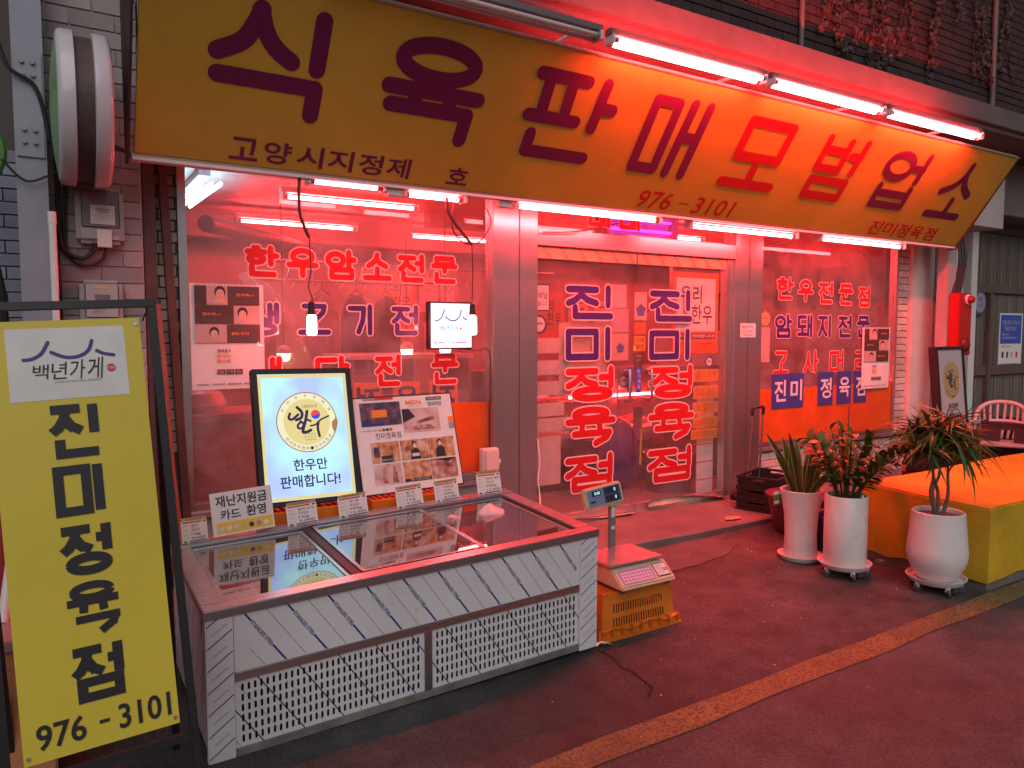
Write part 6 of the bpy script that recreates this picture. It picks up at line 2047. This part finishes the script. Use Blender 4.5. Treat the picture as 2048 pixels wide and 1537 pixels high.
# unlit twin of the lit sign on crates
crate(6.69, 3.57, gz(6.5, 3.5), .52, .36, .34, 0, blk_pl, 'lower black crate under the unlit framed sign', 'black crates under the unlit sign')
crate(6.69, 3.57, gz(6.5, 3.5) + .342, .52, .36, .34, .03, blk_pl, 'upper black crate under the unlit framed sign', 'black crates under the unlit sign')
t = thing('unlit_sign', 'unlit white sign with gold seal in a black frame behind the plants', 'sign', (6.52, 3.45, .73))
O_ = Vector((6.41, 3.45, .745)); U_ = Vector((1, .10, 0)).normalized(); V_ = Vector((0, .10, 1)); V_ = (V_ - U_ * V_.dot(U_)).normalized()
w, h = .54, .735
N_ = U_.cross(V_)
for (a, c, d, e) in ((0, 0, w, .028), (0, h - .028, w, h), (0, .028, .028, h - .028), (w - .028, .028, w, h - .028)):
    MB().prism([(a, c), (d, c), (d, e), (a, e)], O_ + N_ * .012, U_, V_, .07).build('frame', black, t, bevel=.003)
MB().prism([(.028, .028), (w - .028, .028), (w - .028, h - .028), (.028, h - .028)], O_, U_, V_, .01).build('face', mat('acrylic_white', (.50, .46, .47), .25, nz=(3, .1)), t)
b = Board(O_, U_, V_, .001)
seal(b, w, h, None, mat('seal_gold', (.42, .31, .15), .4), mat('seal_pale', (.46, .36, .20), .4), ink_grey, ink_grey, ink_dark, False)
b.build('print', t)
# plastic chair
t = thing('plastic_chair', 'white plastic garden chair with a slotted back behind the plants', 'chair', (7.75, 3.62, 0))
pc = mat('chair_plastic', (.42, .36, .35), .35, nz=(4, .08))
CX, CY, g = 8.05, 3.72, gz(8, 3.6)
T_ = Matrix.Translation((CX, CY, g)) @ Matrix.Rotation(rad(-62), 4, 'Z')
tp = lambda *p: T_ @ Vector(p)
MB().box(-.23, .23, -.22, .22, .40, .425, None, T_).build('seat', pc, t, bevel=.012)
for sx in (-1, 1):
    for sy in (-1, 1):
        MB().tube([tp(sx * .21, sy * .20, .41), tp(sx * .25, sy * .25, 0)], [.028, .022], 8).build('leg', pc, t, smooth=True)
# back: rim band and slats bent around the sitter
def backp(a, z):
    return tp(.25 * math.sin(a), .20 + .06 * math.cos(a) + (z - .42) * .18 - .10 * (1 - math.cos(a)), z)
rimp = [backp(a, zz_) for a, zz_ in ((-1.35, .43), (-1.3, .58), (-1.05, .70), (-.6, .775), (0, .80), (.6, .775), (1.05, .70), (1.3, .58), (1.35, .43))]
MB().tube(rimp, .022, 8, smooth=4).build('back_rim', pc, t, smooth=True)
MB().tube([backp(a, .56 + .05 * math.cos(a)) for a in (-1.25, -.8, -.4, 0, .4, .8, 1.25)], .018, 8, smooth=3).build('back_rail', pc, t, smooth=True)
for a in (-1.0, -.75, -.5, -.25, 0, .25, .5, .75, 1.0):
    MB().tube([backp(a * .8, .43), backp(a * .95 + .06, .60), backp(a + .12 * (1 - abs(a)), .80 - .09 * a * a)], .013, 6, smooth=2).build('slat', pc, t, smooth=True)
for s in (-1, 1):
    MB().tube([backp(s * 1.3, .60), tp(s * .29, .05, .60), tp(s * .29, -.18, .58), tp(s * .25, -.24, .42)], .020, 8, smooth=4).build('arm', pc, t, smooth=True)
crate(8.35, 3.75, gz(8.3, 3.7), .6, .45, .62, .2, mat('dark_bin', (.03, .018, .025), .5), 'dark plastic bin behind the white chair at the right edge', 'dark bins at the right')
# neighbour's poster and round plate
notice('wall_poster', 'blue and white poster taped on the dark board wall', 10.56, 11.17, 1.08, 1.85, 4.984, paper,
       [(.05, .48, .95, .97, ink_blue), ('전통시장 내 마스크', .12, .80, .86, .88, mat('print_cream', (.6, .55, .4), .5)), ('착용은 필수!', .22, .70, .72, .78, mat('print_cream', (.6, .55, .4), .5)), ('코로나19', .12, .62, .40, .66, paper), ('확산 방지를 위해 협조 바랍니다', .12, .56, .74, .60, paper), ('행동수칙 안내', .12, .42, .5, .45, ink_red), (.08, .09, .9, .10, ink_blue), (.08, .13, .8, .14, ink_grey)] + [(.14 + .2 * k, .24, .22 + .2 * k, .34, (ink_dark, ink_navy, ink_gold, ink_red)[k]) for k in range(4)], 'poster', lift=.001)
t = thing('round_plate', 'blue rimmed oval plate on the dark board wall beside the fire box', 'plate', (10.0, 4.97, 1.98))
MB().lathe([(0, 4.955), (.15, 4.955), (.165, 4.965), (.165, 4.985), (0, 4.985)], (10.0, 0, 1.97), 36, axis='Y').build('disc', mat('plate_blue', (.10, .09, .20), .4), t, smooth=True)
b = Board((10.0, 4.955, 1.97), (1, 0, 0), (0, 0, 1), .001)
b.disc(0, 0, .12, .125, mat('plate_pale', (.30, .30, .40), .4), 1)
b.text('착한', -.05, .02, .05, .07, ink_navy, 2)
b.text('가게', -.05, -.06, .05, -.01, ink_navy, 2)
b.build('print', t)
# dried vines on the upper wall
ivy = MB()
rn = random.Random(3)
vine_m = mat('dry_vine', (.11, .055, .04), .8)
for k in range(34):
    x = rn.choice((5.6, 6.3, 6.9, 7.7, 8.4)) + rn.uniform(-.5, .5)
    z = rn.uniform(4.5, 5.8)
    p = Vector((x, 4.12, z))
    pts = [p.copy()]
    for i in range(9):
        p = p + Vector((rn.uniform(-.05, .05), rn.uniform(-.006, .006), -rn.uniform(.04, .11)))
        p.y = min(max(p.y, 4.105), 4.126)
        if p.z < 3.92:
            break
        pts.append(p.copy())
    if len(pts) > 2:
        ivy.tube(pts, .0045, 5, mt=vine_m)
    for q in pts:
        for j in range(5):
            c_ = q + Vector((rn.uniform(-.06, .06), rn.uniform(-.03, -.002), rn.uniform(-.06, .06)))
            if c_.z < 3.93:
                continue
            s = rn.uniform(.018, .04)
            a = rn.uniform(0, 6.3)
            nrm = Vector((rn.uniform(-.6, .6), -1, rn.uniform(-.6, .6))).normalized()
            u_ = nrm.cross(Vector((math.cos(a), .2, math.sin(a)))).normalized()
            v_ = nrm.cross(u_)
            ivy.add([c_ - u_ * s, c_ - v_ * s * .6, c_ + u_ * s, c_ + v_ * s * .7], [(0, 1, 2, 3)], mat('dry_leaf', (.075, .04, .03), .8))
o = ivy.build('dry_ivy', None, None)
o['kind'] = 'stuff'
o['label'] = 'dried ivy clinging to the dark brick above the eave'

# ================================================================== INSIDE THE SHOP
steel_w = mat('work_steel', (.50, .48, .47), .3, .9, nz=(5, .15))
granite = mat('dark_granite', (.06, .03, .035), .3, nz=(30, .6))
# display counter behind the doors
t = thing('display_counter', 'butcher display counter with a lit red tube behind the glass doors', 'counter', (4.9, 5.9, AZ))
B(3.45, 6.50, 5.72, 6.55, AZ, .52).build('base', granite, t, bevel=.006)
B(3.44, 6.51, 5.70, 6.56, .52, .60).build('band', steel_h, t, bevel=.006)
B(3.50, 6.46, 5.76, 6.50, .60, .64).build('deck', white_pl, t)
B(3.50, 6.46, 6.42, 6.50, .64, 1.18).build('rear_panel', mat('mirror_back', (.55, .40, .36), .2, .6), t)
B(3.48, 6.48, 5.95, 6.55, 1.18, 1.23).build('top_shelf', steel_h, t, bevel=.005)
MB().prism([(5.74, .60), (5.752, .60), (5.96, 1.18), (5.948, 1.18)], (3.5, 0, 0), (0, 1, 0), (0, 0, 1), -2.96).build('front_glass', glassmat('case_glass', .03), t)
for x in (3.48, 4.95, 6.45):
    B(x, x + .02, 5.95, 6.5, .64, 1.18).build('upright', steel_w, t)
MB().cyl((4.40, 6.02, .95), (5.70, 6.02, .95), .013, n=12).build('tube', glow('red_tube_inside', RED, 210), t, smooth=True)
B(4.2, 5.9, 6.03, 6.10, .965, .985).build('tube_shelf', steel_w, t)
B(3.52, 6.44, 6.08, 6.42, .90, .915).build('glass_shelf', steel_w, t)
rn = random.Random(8)
meat_f = mat('fresh_meat', (.40, .06, .05), .35, nz=(16, .6), wear=((.60, .42, .36), 12, .60))
for k in range(9):
    x = 3.75 + .31 * k
    bm = bmesh.new()
    bmesh.ops.create_icosphere(bm, subdivisions=2, radius=1)
    for v in bm.verts:
        d = 1 + .15 * math.sin(4 * v.co.x + k) * math.cos(5 * v.co.y + 2 * k)
        v.co = Vector((v.co.x * .12 * d, v.co.y * .15 * d, max(v.co.z, -.3) * .07 * d))
    me = bpy.data.meshes.new('cut'); bm.to_mesh(me); bm.free(); me.materials.append(meat_f)
    me.polygons.foreach_set('use_smooth', [True] * len(me.polygons))
    o = bpy.data.objects.new('meat_cut', me); COL.objects.link(o); o.location = (x, 6.0 + .08 * (k % 2), .665)
    tag(o, 'cut of red meat, %s from the left on the deck of the display counter' % ('first', 'second', 'third', 'fourth', 'fifth', 'sixth', 'seventh', 'eighth', 'ninth')[k], 'meat', 'meat cuts in the display counter')
# worktable and cabinet seen through the left window
t = thing('glass_cabinet', 'white topped low display cabinet behind the left window', 'cabinet', (3.1, 6.5, AZ))
B(2.25, 3.40, 6.25, 6.95, AZ, 1.05).build('body', steel_w, t, bevel=.006)
B(2.22, 3.43, 6.22, 6.98, 1.36, 1.40).build('top', white_pl, t, bevel=.004)
for x in (2.24, 2.82, 3.39):
    B(x, x + .025, 6.25, 6.95, 1.05, 1.36).build('post', steel_w, t)
B(2.27, 3.39, 6.26, 6.268, 1.06, 1.355).build('pane', glassmat('cab_glass', .04), t)
t = thing('wood_counter', 'red brown wooden counter at the lower left of the left window', 'counter', (1.2, 5.4, AZ))
B(.60, 2.05, 5.12, 5.62, AZ, 1.02).build('body', mat('red_wood', (.34, .07, .035), .45, nz=(4, .25), stretch=(1, 8, 8)), t, bevel=.006)
B(.57, 2.08, 5.09, 5.65, 1.02, 1.07).build('top', mat('red_wood_top', (.42, .14, .07), .35, nz=(4, .2)), t, bevel=.006)
o = MB().lathe([(0, 1.07), (.12, 1.07), (.16, 1.12), (.13, 1.2), (.05, 1.23), (0, 1.23)], (.86, 5.3, 0), 18).build('plastic_bag', mat('clear_bag', (.6, .5, .48), .25), None, smooth=True)
tag(o, 'crumpled clear bag on the wooden counter under the calendar', 'bag')
# hanging clothes
def garment(x, y, z0, z1, w, m, lab, seed):
    rn = random.Random(seed)
    mb = MB()
    n, k_ = 14, 10
    vs = []
    for j in range(k_ + 1):
        v = j / k_
        for i in range(2 * n):
            a = 2 * math.pi * i / (2 * n)
            ww = w * (.55 + .45 * min(1, (1 - v) * 4)) * (1 + .10 * (1 - v))
            vs.append((x + ww / 2 * math.cos(a), y + (.05 + .02 * math.sin(4 * a + seed)) * math.sin(a) + .012 * math.sin(6 * a + 3 * v), z1 - (z1 - z0) * (1 - v) if False else z0 + (z1 - z0) * v - .05 * abs(math.cos(a)) * (v > .9)))
    mb.add(vs, [(j * 2 * n + i, j * 2 * n + (i + 1) % (2 * n), (j + 1) * 2 * n + (i + 1) % (2 * n), (j + 1) * 2 * n + i) for j in range(k_) for i in range(2 * n)] + [tuple(k_ * 2 * n + i for i in range(2 * n))])
    t = thing('hanging_garment', lab, 'garment', (x, y, z0), 'clothes hung at the back of the shop')
    mb.build('cloth', m, t, smooth=True)
    MB().tube([(x - w * .25, y, z1 - .02), (x, y, z1 + .05), (x + w * .25, y, z1 - .02)], .006, 6).tube([(x, y, z1 + .05), (x, y, z1 + .12), (x + .02, y, z1 + .14)], .004, 6, smooth=3).build('hanger', dark_pl, t)
garment(2.45, 7.7, 1.25, 2.0, .34, mat('cloth_grey', (.22, .18, .25), .8), 'grey lilac apron hanging behind the second lettering row', 1)
garment(2.82, 7.7, 1.15, 2.0, .32, mat('cloth_navy', (.05, .045, .14), .8), 'navy coat hanging behind the shop lettering', 2)
garment(3.16, 7.7, 1.30, 2.0, .30, mat('cloth_dark', (.03, .025, .035), .8), 'black jacket hanging nearest the orange wall poster', 3)
o = MB().cyl((1.9, 7.7, 2.13), (3.6, 7.7, 2.13), .015, n=10).build('clothes_rail', steel_w, None, smooth=True)
tag(o, 'steel clothes rail at the back of the shop', 'rail')
t = thing('meat_rail', 'steel rail with hanging meat hooks above the cabinet', 'rail', (2.8, 6.6, 2.2))
MB().cyl((1.6, 6.6, 2.22), (4.6, 6.6, 2.22), .018, n=10).build('bar', steel_w, t, smooth=True)
for k in range(11):
    x = 1.8 + .22 * k
    MB().tube([(x, 6.6, 2.24), (x + .03, 6.6, 2.21), (x, 6.6, 2.10), (x - .005, 6.6, 2.02), (x + .03, 6.6, 1.99), (x + .055, 6.6, 2.03)], .005, 6, smooth=3).build('hook', steel_w, t, smooth=True)
o = MB().tube([(1.35, 6.3, 2.05), (1.45, 6.2, 1.98), (1.6, 6.1, 1.72), (1.72, 6.1, 1.35), (1.75, 6.1, 1.08)], [.03, .16], 12, smooth=4).build('hanging_plastic', glassmat('hanging_film', .22), None, smooth=True)
tag(o, 'hazy clear plastic bag hanging behind the first hanging bulb', 'plastic bag')
# wall posters inside
notice('inner_poster', 'orange poster on the inner back wall seen through the left window', 3.42, 3.90, 1.62, 2.33, 8.585, ink_orange, [(.08, .24, .92, .94, mat('poster_peach', (.66, .40, .25), .5)), ('우리', .14, .62, .62, .85), ('한우', .40, .36, .88, .60)], 'poster')
notice('inner_poster', 'orange poster on the inner back wall seen through the left door', 5.70, 6.18, 1.45, 2.15, 8.585, ink_orange, [(.08, .24, .92, .94, mat('poster_peach', (.66, .40, .25), .5)), ('우리', .14, .62, .62, .85), ('한우', .40, .36, .88, .60)], 'poster')
for k, (xa, xb, za, zb) in enumerate(((3.96, 4.22, 1.85, 2.28), (4.26, 4.46, 1.85, 2.26), (4.02, 4.50, 1.30, 1.72), (3.46, 3.66, 1.30, 1.55), (6.25, 6.6, 1.55, 2.0), (6.7, 7.05, 1.5, 2.05))):
    notice('inner_notice', ('framed certificate beside the inner orange poster', 'narrow certificate right of the framed certificate', 'wide white notice below the certificates', 'small notice under the inner orange poster', 'white notice on the back wall behind the right door', 'tall notice on the back wall at the far right')[k], xa, xb, za, zb, 8.586, paper, faint(7) + [(.2, .82, .8, .86, ink_dark)], 'notice')
t = thing('wall_screen', 'dark screen on an arm behind the right window lettering', 'screen', (7.75, 5.9, 1.95))
T_ = Matrix.Translation((7.72, 5.75, 2.12)) @ Matrix.Rotation(rad(-28), 4, 'Z')
MB().box(-.42, .42, -.03, .03, -.25, .25, None, T_).build('panel', mat('screen_dark', (.03, .015, .02), .12), t, bevel=.008)
MB().box(-.03, .03, .03, .5, -.03, .03, None, T_).build('arm', dark_pl, t)
t = thing('partition_door', 'pale doorway in the back of the shop behind the right window', 'doorway', (6.9, 7.2, AZ))
B(7.0, 8.2, 7.3, 7.36, AZ, 2.74).build('wall', roomwall, t)
B(7.05, 7.9, 7.25, 7.299, 2.05, 2.13).build('lintel', mat('dark_frame', (.10, .04, .04), .5), t)
B(7.05, 7.13, 7.25, 7.299, AZ, 2.05).build('jamb', mat('dark_frame', (0, 0, 0)), t)
B(7.82, 7.9, 7.25, 7.299, AZ, 2.05).build('jamb', mat('dark_frame', (0, 0, 0)), t)
t = thing('white_fridge', 'tall white fridge behind the right window', 'fridge', (6.75, 6.9, AZ))
B(6.62, 7.25, 6.6, 7.2, AZ, 1.62).build('body', white_pl, t, bevel=.02)
B(6.63, 7.24, 6.58, 6.599, 1.10, 1.60).build('door', white_pl, t, bevel=.01)
MB().cyl((6.67, 6.56, .75), (6.67, 6.56, 1.05), .01, n=8).build('handle', steel_w, t, smooth=True)
warm = glow('warm_lamp_glow', (1.0, .62, .28), 14)
for x, y, z, lab in ((1.66, 6.25, 1.385, 'warm cup lamp at the left above the worktop'), (2.78, 6.30, 1.405, 'warm cup lamp below the small lit sign, left one'), (3.18, 6.32, 1.41, 'warm cup lamp right below the small lit sign')):
    z += .06
    t = thing('cup_lamp', lab, 'lamp', (x, y, z), 'small warm cup lamps inside')
    MB().lathe([(.055, z - .02), (.045, z - .07), (.02, z - .085), (0, z - .085)], (x, y, 0), 18).build('bulb', warm, t, smooth=True)
    MB().lathe([(.058, z - .02), (.06, z + .02), (.02, z + .05), (0, z + .05)], (x, y, 0), 18).build('cap', white_pl, t, smooth=True)
    MB().tube([(x, y, z + .05), (x, y, 2.7)], .004, 6).build('cord', cable_m, t)
# floor things behind the doors
t = thing('waste_bin', 'grey plastic tub with a red bag behind the right door', 'bin', (4.95, 5.25, AZ))
MB().lathe([(0, AZ), (.20, AZ), (.235, AZ + .33), (.245, AZ + .34), (.245, AZ + .36), (.225, AZ + .36), (.20, AZ + .06)], (4.98, 5.22, 0), 30).build('tub', mat('tub_grey', (.16, .12, .15), .45), t, smooth=True)
MB().lathe([(0, AZ + .33), (.12, AZ + .36), (.2, AZ + .33)], (4.98, 5.22, 0), 14).build('liner', mat('liner_red', (.5, .12, .1), .3), t, smooth=True)
o = MB().lathe([(.02, .16), (.14, .18), (.20, .35), (.18, .62), (.10, .74), (.03, .78)], (4.62, 5.52, 0), 18).build('blue_sack', mat('sack_blue', (.05, .045, .26), .4, nz=(9, .4), bump=(14, .9)), None, smooth=True)
tag(o, 'blue plastic sack on the shop floor behind the doors', 'sack')
o = MB().lathe([(.02, .12), (.13, .15), (.16, .4), (.11, .6), (.04, .64)], (4.25, 5.55, 0), 16).build('dark_sack', mat('sack_dark', (.03, .02, .035), .4, bump=(14, .9)), None, smooth=True)
tag(o, 'dark sack leaning beside the blue sack behind the doors', 'sack')
o = MB().box(5.2, 6.1, 5.5, 5.7, AZ, .70).build('shelf_crate', mat('brown_rack', (.16, .05, .05), .5, nz=(20, .4)), None, bevel=.01)
tag(o, 'reddish crate stack behind the yellow notices of the right door', 'crate')
t = thing('swatter', 'pink and yellow swatter hanging inside the right door', 'swatter', (4.24, 4.78, .85))
MB().tube([(4.24, 4.78, .98), (4.23, 4.78, .90), (4.20, 4.78, .80), (4.19, 4.78, .73)], .016, 8, smooth=3).build('handle', mat('pink_pl', (.45, .02, .14), .35), t, smooth=True)
MB().tube([(4.25, 4.78, .86), (4.245, 4.78, .66), (4.24, 4.78, .48)], .009, 8).build('strap', mat('lime_pl', (.45, .42, .03), .4), t, smooth=True)
# papers and white tiles along the right door jamb
for k in range(6):
    B(4.93, 5.13, 4.80, 4.81, AZ + .01 + .16 * k, AZ + .16 + .16 * k).build('tile', white_pl, shop)
